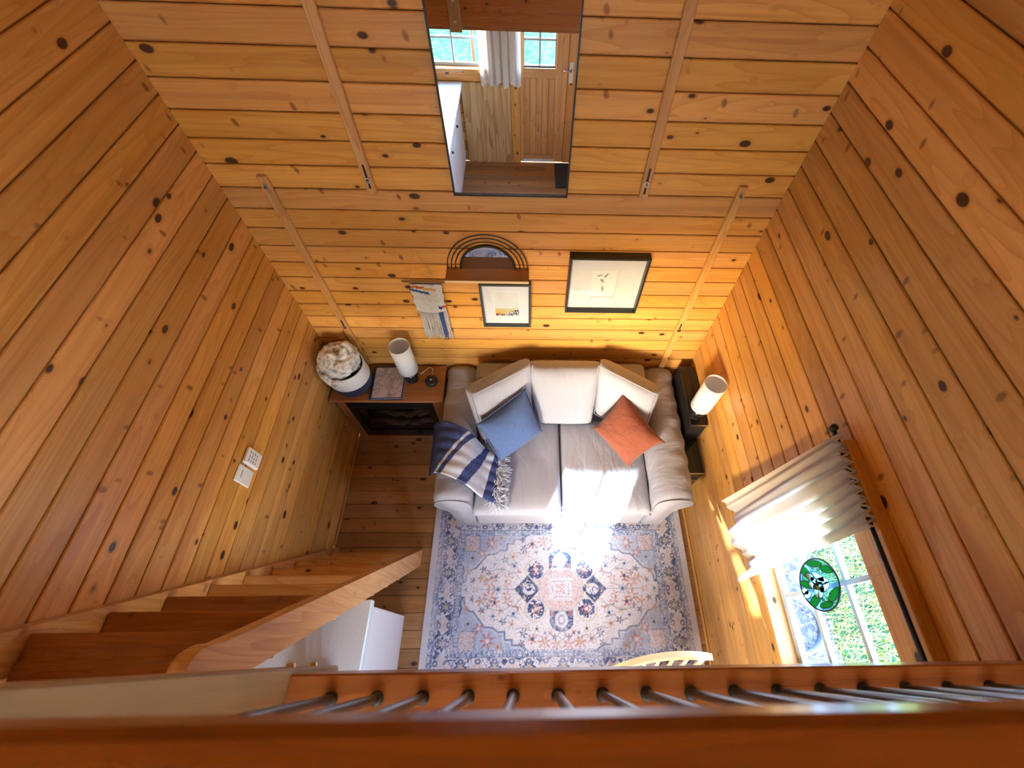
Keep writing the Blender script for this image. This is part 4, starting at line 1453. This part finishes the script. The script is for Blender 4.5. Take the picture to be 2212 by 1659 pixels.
lathe('lower_band', [(0.01, FZ + 0.001)] + rope_profile(FZ + 0.002, FZ + 0.098, 0.118, 0.138, 10), bx, by, ROPE_N, bk, 40, caps=False)
lathe('upper_band', rope_profile(FZ + 0.098, FZ + 0.225, 0.138, 0.134, 13) + [(0.128, FZ + 0.225), (0.128, FZ + 0.12)], bx, by, ROPE_W, bk, 40, caps=False)
N = NT('mottled_plush')
vec = N.coords(rnd=False)
nv = N.noise(vec, 26.0, 4.0, 0.65, 0.4)
N.bsdf(Base_Color=N.ramp(nv, [(0.38, (0.28, 0.29, 0.31)), (0.47, (0.60, 0.61, 0.64)), (0.56, (0.80, 0.80, 0.82))]), Roughness=1.0, Sheen_Weight=0.4, Normal=N.bump(N.noise(vec, 160.0, 3.0), 0.5, 0.01))
PLUSH = N.m
bl = thing('plush_blanket', (bx, by, FZ + 0.10), 'mottled grey and white plush blanket stuffed in the basket', 'blanket')
V, F = [], []
NA, NB = 72, 44
for i in range(NB):
    ph = PI * i / (NB - 1)
    for k in range(NA):
        a = 2 * PI * k / NA
        dr = Vector((math.sin(ph) * math.cos(a), math.sin(ph) * math.sin(a), math.cos(ph)))
        r_ = 0.134 + 0.018 * fbm(dr * 1.3 + Vector((3, 1, 0)), 1.6)
        fold = 1 - abs(math.sin(3.2 * dr.z + 2.2 * noise.noise(dr * 1.4) + dr.x * 1.5))
        r_ -= 0.028 * fold ** 3
        q = Vector((dr.x * r_, dr.y * r_, dr.z * r_ * 0.78))
        # two humps at the top
        q.z += 0.055 * math.exp(-((dr.x - 0.55) ** 2 + (dr.y - 0.35) ** 2) / 0.16) * max(0, dr.z) + 0.03 * math.exp(-((dr.x + 0.5) ** 2 + (dr.y + 0.1) ** 2) / 0.25) * max(0, dr.z) - 0.045 * math.exp(-((dr.x - 0.05) ** 2 + (dr.y - 0.15) ** 2) / 0.05) * max(0, dr.z)
        if q.z < 0.0:
            sft = 0.122 / max(0.122, math.hypot(q.x, q.y))
            q.x *= sft
            q.y *= sft
        V.append(Vector((bx - 0.008, by + 0.01, FZ + 0.262)) + q)
for i in range(NB - 1):
    for k in range(NA):
        F.append((i * NA + k, (i + 1) * NA + k, (i + 1) * NA + (k + 1) % NA, i * NA + (k + 1) % NA))
mesh('bundle', V, F, PLUSH, bl, True)
pts = []
for k in range(40):
    a = -3.3 + 1.9 * k / 39
    pts.append((bx + 0.138 * math.cos(a), by + 0.138 * math.sin(a), FZ + 0.220 + 0.020 * math.sin(k * 0.16) - 0.02 * math.sin(k * 0.5)))
tube('hanging_fold', pts, [0.006 + 0.020 * math.sin(PI * k / 39) for k in range(40)], PLUSH, bl, 10)

# binder with marble cover
bd = thing('guest_binder', (-1.03, 1.70, FZ), 'navy binder with a marbled cover sheet on the fireplace cabinet', 'binder')
R_ = Matrix.Translation((-1.018, 1.705, FZ)) @ Matrix.Rotation(0.03, 4, 'Z')
NAVYP = plain('navy_vinyl', (0.022, 0.030, 0.090), 0.4)
bm = bmesh.new(); add_box(bm, -0.118, 0.118, -0.140, 0.140, 0.001, 0.004, 0.0008, R_); bm_obj('cover', bm, NAVYP, bd)
bm = bmesh.new(); add_box(bm, -0.105, 0.116, -0.135, 0.135, 0.004, 0.016, 0.001, R_); bm_obj('page_block', bm, WHITEPL, bd)
bm = bmesh.new(); add_box(bm, -0.118, 0.118, -0.140, 0.140, 0.016, 0.019, 0.0008, R_); bm_obj('cover', bm, NAVYP, bd)
N = NT('marble_print')
vec = N.coords(rnd=False)
nv = N.noise(vec, 7.0, 5.0, 0.55, 1.6)
vein = N.math('ABSOLUTE', N.math('SUBTRACT', nv, 0.5))
N.bsdf(Base_Color=N.ramp(vein, [(0.0, (0.20, 0.19, 0.24)), (0.012, (0.44, 0.43, 0.49)), (0.08, (0.58, 0.57, 0.64))]), Roughness=0.3)
bm = bmesh.new(); add_box(bm, -0.098, 0.108, -0.132, 0.126, 0.019, 0.0202, 0.0, R_); bm_obj('cover_sheet', bm, N.m, bd)


# table lamps
SHADE = translucent('lamp_shade', (0.84, 0.89, 0.97), 0.30)


def lamp(x, y, z, label):
    t = thing('table_lamp', (x, y, z), label, 'lamp', 'white cylinder table lamps')
    lathe('lamp_base', [(0.040, z + 0.001), (0.043, z + 0.006), (0.043, z + 0.015), (0.034, z + 0.022), (0.048, z + 0.045), (0.052, z + 0.065), (0.044, z + 0.090), (0.022, z + 0.104), (0.012, z + 0.115), (0.010, z + 0.150)], x, y, GLOSSBLACK, t, 28)
    sh = lathe('lamp_shade', [(0.0665, z + 0.125), (0.0675, z + 0.125), (0.0675, z + 0.385), (0.0665, z + 0.385), (0.0655, z + 0.383), (0.0655, z + 0.127), (0.0665, z + 0.125)], x, y, SHADE, t, 44, caps=False)
    lathe('bulb', [(0.008, z + 0.150), (0.013, z + 0.175), (0.026, z + 0.210), (0.024, z + 0.235), (0.004, z + 0.248)], x, y, plain('bulb_glass', (0.75, 0.74, 0.72), 0.2), t, 18)
    for k in range(3):
        a = 2 * PI * k / 3
        tube('spider_arm', [(x + 0.010 * math.cos(a), y + 0.010 * math.sin(a), z + 0.15), (x + 0.066 * math.cos(a), y + 0.066 * math.sin(a), z + 0.15)], 0.0018, STEEL, t, 5)
    return t


lamp(-0.852, 1.742, FZ, 'white cylinder table lamp with black base on the fireplace cabinet')
# black puck with cord
pk = thing('smart_speaker', (-0.713, 1.718, FZ), 'small round black puck speaker beside the lamp on the fireplace cabinet', 'speaker')
lathe('puck', [(0.040, FZ + 0.001), (0.044, FZ + 0.004), (0.045, FZ + 0.022), (0.041, FZ + 0.030), (0.030, FZ + 0.034), (0.0, FZ + 0.035)], -0.713, 1.718, plain('puck', (0.016, 0.018, 0.024), 0.5), pk, 30, caps=False)
lathe('top_highlight', [(0.007, FZ + 0.034), (0.007, FZ + 0.0365), (0.0, FZ + 0.037)], -0.713, 1.718, WHITEPL, pk, 12, caps=False)  # white disc stands in for the highlight on the puck
tube('cord', [(-0.713, 1.762, FZ + 0.008), (-0.712, 1.80, FZ + 0.006), (-0.716, 1.825, FZ + 0.02), (-0.735, 1.835, FZ + 0.022), (-0.77, 1.815, FZ + 0.008), (-0.80, 1.785, FZ + 0.006)], 0.0028, WHITEPL, pk, 6)

# ------------------------------------------------------------------ black side cabinet, right
sd = thing('side_cabinet', (1.14, 1.40, 0), 'stepped black media cabinet with silver edges between the loveseat and right wall', 'cabinet')
box('lower_body', 1.085, 1.192, 1.060, 1.80, 0.035, 0.522, GLOSSBLACK, sd)
box('lower_top', 1.083, 1.194, 1.055, 1.80, 0.522, 0.534, GLOSSBLACK, sd, bev=0.002)
box('edge_strip', 1.083, 1.194, 1.050, 1.055, 0.524, 0.534, STEEL, sd)
box('edge_strip', 1.1945, 1.198, 1.050, 1.318, 0.524, 0.534, STEEL, sd)
box('edge_strip', 1.083, 1.194, 1.050, 1.055, 0.40, 0.408, STEEL, sd)
box('upper_body', 1.085, 1.192, 1.320, 1.80, 0.534, 0.730, BLACK, sd)
box('upper_top', 1.083, 1.196, 1.315, 1.80, 0.730, 0.742, GLOSSBLACK, sd, bev=0.002)
box('edge_strip', 1.083, 1.196, 1.311, 1.3155, 0.732, 0.742, STEEL, sd)
box('edge_strip', 1.189, 1.194, 1.313, 1.3195, 0.540, 0.730, STEEL, sd)
for fy in (1.09, 1.76):
    box('foot', 1.10, 1.18, fy, fy + 0.03, 0.0, 0.035, BLACK, sd)
lamp(1.118, 1.392, 0.742, 'white cylinder table lamp with black base on the black side cabinet')

# plug-in night light in the back corner
pl = box('night_light', 1.155, 1.198, D - 0.045, D - 0.001, 0.44, 0.52, WHITEPL, None, bev=0.008, origin=(1.175, D, 0.46))
tag(pl, 'small white plug-in on the back wall in the right corner', 'plug')

# ------------------------------------------------------------------ wall battens
BAT = pine('batten_pine', 2, (0.66, 0.40, 0.15), (0.48, 0.235, 0.068), knots=0.5, vary=0.05, contrast=1.4)


def batten(x, z0, z1, slots, bolts, label, w_=0.042):
    t = thing('wall_batten', (x, D, z0), label, 'batten', 'vertical battens on the back wall')
    box('strip', x - w_ / 2, x + w_ / 2, D - 0.021, D - 0.0005, z0, z1, BAT, t, bev=0.0025)
    for za, zb in slots:
        box('slot', x - 0.0045, x + 0.0045, D - 0.0222, D - 0.0205, za, zb, BLACK, t)
    for zb in bolts:
        bm = bmesh.new()
        M = Matrix.Translation((x, D - 0.024, zb)) @ Matrix.Rotation(PI / 2, 4, 'X')
        bmesh.ops.create_cone(bm, cap_ends=True, segments=20, radius1=0.0145, radius2=0.0135, depth=0.004, matrix=M)
        wsh = bm_obj('washer', bm, STEEL, t)
        bm = bmesh.new()
        bmesh.ops.create_cone(bm, cap_ends=True, segments=6, radius1=0.008, radius2=0.007, depth=0.008, matrix=Matrix.Translation((0, -0.005, 0)) @ M)
        bm_obj('bolt', bm, plain('dark_steel', (0.30, 0.31, 0.33), 0.3, 1.0), wsh)


batten(-0.733, 1.99, 2.95, [(2.02, 2.13)], [2.060], 'light pine batten left of the tall mirror with a slotted bolt at its foot')
batten(0.530, 1.995, 2.95, [(2.02, 2.14)], [2.068], 'light pine batten right of the tall mirror with a slotted bolt at its foot')
batten(-1.205, 0.637, 2.065, [(1.06, 1.13)], [2.018, 1.065], 'long pine batten near the left corner ending above the fireplace cabinet')
batten(0.990, 0.30, 2.062, [(1.055, 1.13)], [2.020, 1.068], 'long pine batten near the right corner ending behind the loveseat')

# ------------------------------------------------------------------ tall mirror
mz = 1.995
tm = thing('wall_mirror', (-0.10, D, mz), 'tall thin black framed mirror at the top of the back wall', 'mirror')
MX0, MX1, MZ1 = -0.358, 0.172, 2.96
box('backing', MX0, MX1, D - 0.014, D - 0.001, mz, MZ1, BLACK, tm)
mesh('glass', [(MX0 + 0.006, D - 0.0150, mz + 0.006), (MX1 - 0.006, D - 0.0150, mz + 0.006), (MX1 - 0.006, D - 0.0150, MZ1 - 0.006), (MX0 + 0.006, D - 0.0150, MZ1 - 0.006)], [(0, 1, 2, 3)], MIRROR, tm)
for q in ((MX0, MX0 + 0.006, mz, MZ1), (MX1 - 0.006, MX1, mz, MZ1)):
    box('frame', q[0], q[1], D - 0.024, D - 0.001, q[2], q[3], BLACK, tm)
box('frame', MX0 + 0.006, MX1 - 0.006, D - 0.024, D - 0.001, mz, mz + 0.006, BLACK, tm)
box('frame', MX0 + 0.006, MX1 - 0.006, D - 0.024, D - 0.001, MZ1 - 0.006, MZ1, BLACK, tm)

# ------------------------------------------------------------------ arch mirror shelf
am = thing('arch_shelf', (-0.235, D, 1.55), 'arched black wire mirror with a small wooden shelf on the back wall', 'shelf')
SXC, SZ = -0.237, 1.556
box('shelf_board', -0.466, -0.008, D - 0.108, D - 0.001, SZ - 0.016, SZ, OAK(0), am, bev=0.002)
box('shelf_edge', -0.466, -0.008, D - 0.110, D - 0.1081, SZ - 0.016, SZ, plain('shelf_edge', (0.62, 0.52, 0.38), 0.5), am)
for r_ in (0.222, 0.200, 0.178):
    tube('wire_arch', [(SXC + r_ * math.cos(PI * k / 40), D - 0.014, SZ + r_ * math.sin(PI * k / 40)) for k in range(41)], 0.0032, BLACK, am, 6)
rm = 0.150
tube('mirror_rim', [(SXC + rm * math.cos(PI * k / 40), D - 0.014, SZ + rm * math.sin(PI * k / 40)) for k in range(41)], 0.0055, BLACK, am, 8)
mesh('mirror_glass', [(SXC + (rm - 0.003) * math.cos(PI * k / 40), D - 0.014, SZ + (rm - 0.003) * math.sin(PI * k / 40)) for k in range(41)], [tuple(range(41))], plain('smoked_mirror', (0.55, 0.52, 0.50), 0.02, 1.0), am)


# ------------------------------------------------------------------ framed pictures
def framed(name, x0, x1, z0, z1, depth, wf, label, fmat, paint, nx=90, nz=90, slab=0.012):
    t = thing(name, ((x0 + x1) / 2, D, z0), label, 'picture')
    yf_ = D - depth
    for q in ((x0, x0 + wf, z0, z1), (x1 - wf, x1, z0, z1)):
        box('frame', q[0], q[1], yf_, D - 0.001, q[2], q[3], fmat, t, bev=0.0015)
    box('frame', x0 + wf, x1 - wf, yf_, D - 0.001, z0, z0 + wf, fmat, t, bev=0.0015)
    box('frame', x0 + wf, x1 - wf, yf_, D - 0.001, z1 - wf, z1, fmat, t, bev=0.0015)
    U, Vv = np.meshgrid(np.linspace(0, 1, nx), np.linspace(0, 1, nz), indexing='ij')
    cols = lin(np.clip(paint(U, Vv), 0, 255)).reshape(-1, 3)
    yb = D - depth * 0.35
    grid('print', lambda u, v: (x0 + wf + (x1 - x0 - 2 * wf) * u, yb, z0 + wf + (z1 - z0 - 2 * wf) * v), nx, nz, vcol('paper', 0.6), t, False, 0, cols)
    yg = D - depth * 0.55
    mesh('picture_glass', [(x0 + wf, yg, z0 + wf), (x1 - wf, yg, z0 + wf), (x1 - wf, yg, z1 - wf), (x0 + wf, yg, z1 - wf)], [(0, 1, 2, 3)], PANE, t)
    return t


def paint_feathers(U, V_):
    C = np.empty(U.shape + (3,))
    C[:] = (196, 208, 224)

    def stroke(cx, cy, L, wd, ang, tone, hollow=False):
        ca, sa = math.cos(ang), math.sin(ang)
        a = (U - cx) * ca + (V_ - cy) * sa
        b = -(U - cx) * sa + (V_ - cy) * ca
        q = (a / L) ** 2 + (b / (wd * (1 - 0.3 * a / L))) ** 2
        m_ = np.clip((1 - q) * 4, 0, 1)
        if hollow:
            m_ *= np.clip(np.abs(q - 0.62) * 3, 0.25, 1)
        m_ = m_[..., None] * 0.8
        C[:] = C * (1 - m_) + np.array(tone, float) * m_

    card = (U > 0.31) & (U < 0.66) & (V_ > 0.24) & (V_ < 0.74)
    C[card] = (206, 217, 232)
    C[(np.abs(U - 0.662) < 0.006) & (V_ > 0.23) & (V_ < 0.74)] = (186, 188, 190)
    C[(np.abs(V_ - 0.232) < 0.008) & (U > 0.32) & (U < 0.665)] = (160, 164, 168)
    stroke(0.415, 0.655, 0.050, 0.011, 0.35, (96, 98, 100))
    stroke(0.500, 0.655, 0.060, 0.020, 1.05, (110, 112, 114), True)
    stroke(0.455, 0.555, 0.045, 0.022, -1.0, (116, 118, 120))
    stroke(0.475, 0.405, 0.060, 0.013, 1.75, (128, 130, 132))
    stroke(0.485, 0.40, 0.052, 0.006, 1.65, (84, 86, 88))
    return C


framed('framed_drawing', 0.213, 0.652, 1.258, 1.672, 0.055, 0.012, 'large black framed feather drawing with white mat on the back wall', plain('frame_black', (0.022, 0.021, 0.020), 0.35), paint_feathers, 130, 124)


def paint_land(U, V_):
    C = np.empty(U.shape + (3,))
    C[:] = (200, 214, 240)
    u, v = (U - 0.24) / 0.54, (V_ - 0.20) / 0.60
    inn = (u > 0) & (u < 1) & (v > 0) & (v < 1)
    r = np.random.default_rng(4)
    n1 = r.random(U.shape)
    skyc = np.stack([188 + 12 * v, 208 + 6 * v, 230 + 4 * v], -1)
    C[inn] = skyc[inn]
    g1 = inn & (v < 0.33)
    C[g1] = (176, 190, 168)
    g2 = inn & (v < 0.25 + 0.02 * np.sin(u * 9))
    C[g2] = np.stack([176 + 30 * n1, 160 + 25 * n1, 104 + 20 * n1], -1)[g2]
    g3 = inn & (v < 0.10 + 0.02 * np.sin(u * 14)) & (u < 0.55)
    C[g3] = (160, 98, 62)
    rock = inn & (v < 0.05 + 0.26 * np.clip((u - 0.25) / 0.75, 0, 1) + 0.03 * np.sin(u * 30))
    pat = np.sin(u * 21 + v * 14 + 3 * np.sin(u * 9 + v * 31)) + np.sin(u * 47 - v * 38 + 2.2 * np.sin(v * 53 + u * 13)) + 0.9 * (n1 - 0.5)
    C[rock] = np.where((pat > 0.1)[..., None], np.array((206, 214, 226.)), np.array((34, 52, 92.)))[rock]
    lip = (u > -0.05) & (u < 1.05) & (v > -0.05) & (v < 1.05) & ~inn
    C[lip] = (210, 222, 244)
    return C


framed('framed_painting', -0.300, 0.004, 1.098, 1.462, 0.038, 0.014, 'small dark framed landscape painting below the wooden wall shelf', plain('frame_slate', (0.045, 0.055, 0.070), 0.35), paint_land, 110, 130)

# ------------------------------------------------------------------ woven hanging
wh = thing('woven_hanging', (-0.62, D, 0.97), 'cream woven wall hanging with blue and rust yarn on a thin dowel', 'wall hanging')
DZ = 1.462
tube('dowel', [(-0.735, D - 0.020, DZ), (-0.492, D - 0.020, DZ - 0.004)], 0.0055, plain('grey_dowel', (0.24, 0.15, 0.10), 0.7), wh, 8)
CORD = plain('tan_cord', (0.60, 0.40, 0.22), 0.8)
tube('hanging_cord', [(-0.700, D - 0.020, DZ), (-0.618, D - 0.006, 1.665), (-0.540, D - 0.020, DZ)], 0.0014, CORD, wh, 5)
YARN = fabric('cream_yarn', (0.58, 0.63, 0.73), (0.42, 0.46, 0.55), folds=0.0, weave=700)
NU, NV = 44, 40
cols = np.zeros((NU, NV, 3))
for i in range(NU):
    for j in range(NV):
        u, v = i / (NU - 1), j / (NV - 1)
        c = np.array(srgb(192, 200, 214)) * (0.8 + 0.3 * rg.random())
        if 0.0 <= v - 0.03 - 0.08 * u < 0.085 and u < 0.42:
            c = np.array(srgb(168, 82, 44))
        if 0.0 <= v - 0.06 - 0.10 * u < 0.08 and 0.40 <= u < 0.78:
            c = np.array(srgb(190, 145, 82))
        if 0.0 <= v - 0.13 - 0.22 * u < 0.09 and u < 0.58:
            c = np.array(srgb(52, 76, 142))
        if u > 0.74 and abs(v - 0.80 - 0.6 * (u - 0.78)) < 0.07 and u < 0.86:
            c = np.array(srgb(40, 66, 140))
        if u > 0.86 and 0.72 < v < 0.84:
            c = np.array(srgb(178, 92, 54))
        cols[i, j] = c


def weavep(u, v):
    bulge = 0.018 * math.exp(-((v - 0.52) / 0.10) ** 2) + 0.016 * math.exp(-((v - 0.74) / 0.09) ** 2 - ((u - 0.45) / 0.4) ** 2)
    return (-0.697 + 0.182 * u + 0.004 * math.sin(v * 18), D - 0.022 - bulge - 0.003 * noise.noise(Vector((u * 22, v * 22, 0))), DZ - 0.012 - 0.215 * v - 0.015 * math.sin(u * PI) * v)


grid('weaving', weavep, NU, NV, vcol('yarn_colours', 1.0, 0.6, spec=0.05), wh, True, 0.010, cols.reshape(-1, 3))
rs = random.Random(11)
V, F = [], []
BLUEY = fabric('blue_yarn', (0.030, 0.075, 0.27), (0.04, 0.10, 0.34), folds=0.0)
VB, FB_ = [], []
for k in range(66):
    u = (k + rs.uniform(-0.3, 0.3)) / 65
    x_ = -0.690 + 0.172 * u
    zt = DZ - 0.235
    zb = 0.985 + rs.uniform(-0.02, 0.03) - 0.01 * u
    blue = 0.70 < u < 0.86
    pts = [(x_ + 0.006 * rs.uniform(-1, 1) * t, D - 0.024 - 0.004 * math.sin(k * 2.1) - 0.004 * t, zt + (zb - zt) * t) for t in (0, 0.3, 0.6, 0.85, 1)]
    tv, tf = tube_geo(pts, 0.0022 if not blue else 0.0026, 5)
    VV, FF = (VB, FB_) if blue else (V, F)
    n0 = len(VV)
    VV += tv
    FF += [tuple(n0 + q for q in f) for f in tf]
f1 = mesh('fringe', V, F, YARN, wh, True)
f1['kind'] = 'stuff'
f2 = mesh('blue_fringe', VB, FB_, BLUEY, wh, True)
f2['kind'] = 'stuff'

# ------------------------------------------------------------------ wall controls, left wall
tc = thing('thermostat', (XL, 0.885, 1.18), 'small white wall control with printed keys on the left wall', 'control')
box('case', XL + 0.0005, XL + 0.022, 0.838, 0.922, 1.125, 1.240, WHITEPL, tc, bev=0.006)
INK = plain('ink', (0.10, 0.11, 0.14), 0.6)
for r_ in range(4):
    for c in range(3):
        box('marking', XL + 0.0221, XL + 0.0226, 0.852 + c * 0.020, 0.862 + c * 0.020 + 0.004 * ((r_ + c) % 2), 1.165 + r_ * 0.018, 1.170 + r_ * 0.018, INK, tc)
wp = thing('wall_plate', (XL, 0.79, 1.18), 'square white blank wall plate below the wall control', 'plate')
box('plate', XL + 0.0005, XL + 0.010, 0.740, 0.826, 1.130, 1.252, WHITEPL, wp, bev=0.004)
box('marking', XL + 0.0101, XL + 0.0106, 0.765, 0.805, 1.216, 1.220, INK, wp)

# ------------------------------------------------------------------ windsor chair
CHW = pine('chair_wood', 2, (0.66, 0.53, 0.34), (0.52, 0.37, 0.19), knots=0.0, vary=0.0, contrast=0.7)
CHX = pine('chair_wood_x', 0, (0.66, 0.53, 0.34), (0.52, 0.37, 0.19), knots=0.0, vary=0.0, contrast=0.7)
ch = thing('windsor_chair', (0.66, -0.32, 0), 'pale wooden spindle back chair below the railing by the window', 'chair')
CX_, CY_ = 0.660, -0.350


def cp(x, y, z, a=0.10):
    return (CX_ + x * math.cos(a) - y * math.sin(a), CY_ + x * math.sin(a) + y * math.cos(a), z)


V, F = [], []
n = 28
for zz, k in ((0.425, 0.94), (0.445, 1.0), (0.458, 0.97), (0.452, 0.7)):
    for i in range(n):
        t = 2 * PI * i / n
        rr = 0.215 * (abs(math.cos(t)) ** 3 + abs(math.sin(t)) ** 3) ** (-1 / 3) * k
        V.append(cp(rr * math.cos(t) * (1 - 0.05 * math.sin(t)), rr * math.sin(t), zz))
for i in range(3):
    for j in range(n):
        F.append((i * n + j, i * n + (j + 1) % n, (i + 1) * n + (j + 1) % n, (i + 1) * n + j))
F += [tuple(range(n))[::-1], tuple(3 * n + j for j in range(n))]
mesh('seat', V, F, CHX, ch, True)
for sx in (-1, 1):
    for sy in (-1, 1):
        tube('leg', [cp(sx * 0.14, sy * 0.13, 0.43), cp(sx * 0.165, sy * 0.155, 0.30), cp(sx * 0.18, sy * 0.17, 0.16), cp(sx * 0.20, sy * 0.195, 0.0105 if sy > 0 else 0.0)], [0.013, 0.019, 0.015, 0.011], CHW, ch, 10)
    tube('stretcher', [cp(sx * 0.178, -0.165, 0.19), cp(sx * 0.176, 0, 0.19), cp(sx * 0.178, 0.165, 0.19)], [0.009, 0.013, 0.009], CHX, ch, 8)
tube('stretcher', [cp(-0.176, 0, 0.19), cp(0, 0, 0.19), cp(0.176, 0, 0.19)], [0.009, 0.013, 0.009], CHX, ch, 8)


def crest(x, z):
    return 0.325 - 0.42 * x * x + (z - 0.90) * 0.20


CW, CZ0, CZ1 = 0.248, 0.885, 0.950
V, F = [], []
m_ = 33
for i in range(m_):
    x_ = -CW + 2 * CW * i / (m_ - 1)
    e = (abs(x_) / CW) ** 6 * 0.018
    for yy, zz in ((-0.013, CZ0 + e), (0.013, CZ0 + e), (0.013, CZ1 - e - 0.02 * (x_ / CW) ** 2), (-0.013, CZ1 - e - 0.02 * (x_ / CW) ** 2)):
        V.append(cp(x_, crest(x_, zz) + yy, zz))
for i in range(m_ - 1):
    for k in range(4):
        F.append((i * 4 + k, (i + 1) * 4 + k, (i + 1) * 4 + (k + 1) % 4, i * 4 + (k + 1) % 4))
F += [(0, 1, 2, 3), ((m_ - 1) * 4 + 3, (m_ - 1) * 4 + 2, (m_ - 1) * 4 + 1, (m_ - 1) * 4)]
mesh('crest_rail', V, F, CHX, ch, False)
for i in range(7):
    x_ = -0.215 + 0.43 * i / 6
    xb_ = x_ * 0.72
    ybot = 0.175 - 0.6 * xb_ * xb_
    outer = i in (0, 6)
    pts = [cp(xb_ + (x_ - xb_) * t, ybot + (crest(x_, CZ0) - ybot) * t, 0.45 + (CZ0 + 0.006 - 0.45) * t) for t in (0, 0.25, 0.5, 0.75, 1)]
    tube('back_post' if outer else 'spindle', pts, [0.011, 0.014, 0.013, 0.013, 0.012] if outer else [0.007, 0.009, 0.012, 0.010, 0.007], CHW, ch, 8)

pole = tube('wooden_pole', [(0.375, -0.048, 0.985), (0.45, -0.10, 0.80), (0.72, -0.30, 0.50)], 0.011, CHW, None, 10, origin=(0.45, -0.10, 0.80))
bpy.data.objects.remove(pole)

# ------------------------------------------------------------------ things seen only in the tall mirror
mt = box('door_mat', 0.31, 0.80, -1.86, -1.34, 0.0005, 0.016, fabric('mat_black', (0.02, 0.021, 0.024), (0.035, 0.036, 0.04), folds=0.0), None, bev=0.004, origin=(0.55, -1.6, 0))
tag(mt, 'black door mat by the front door seen in the tall mirror', 'mat')
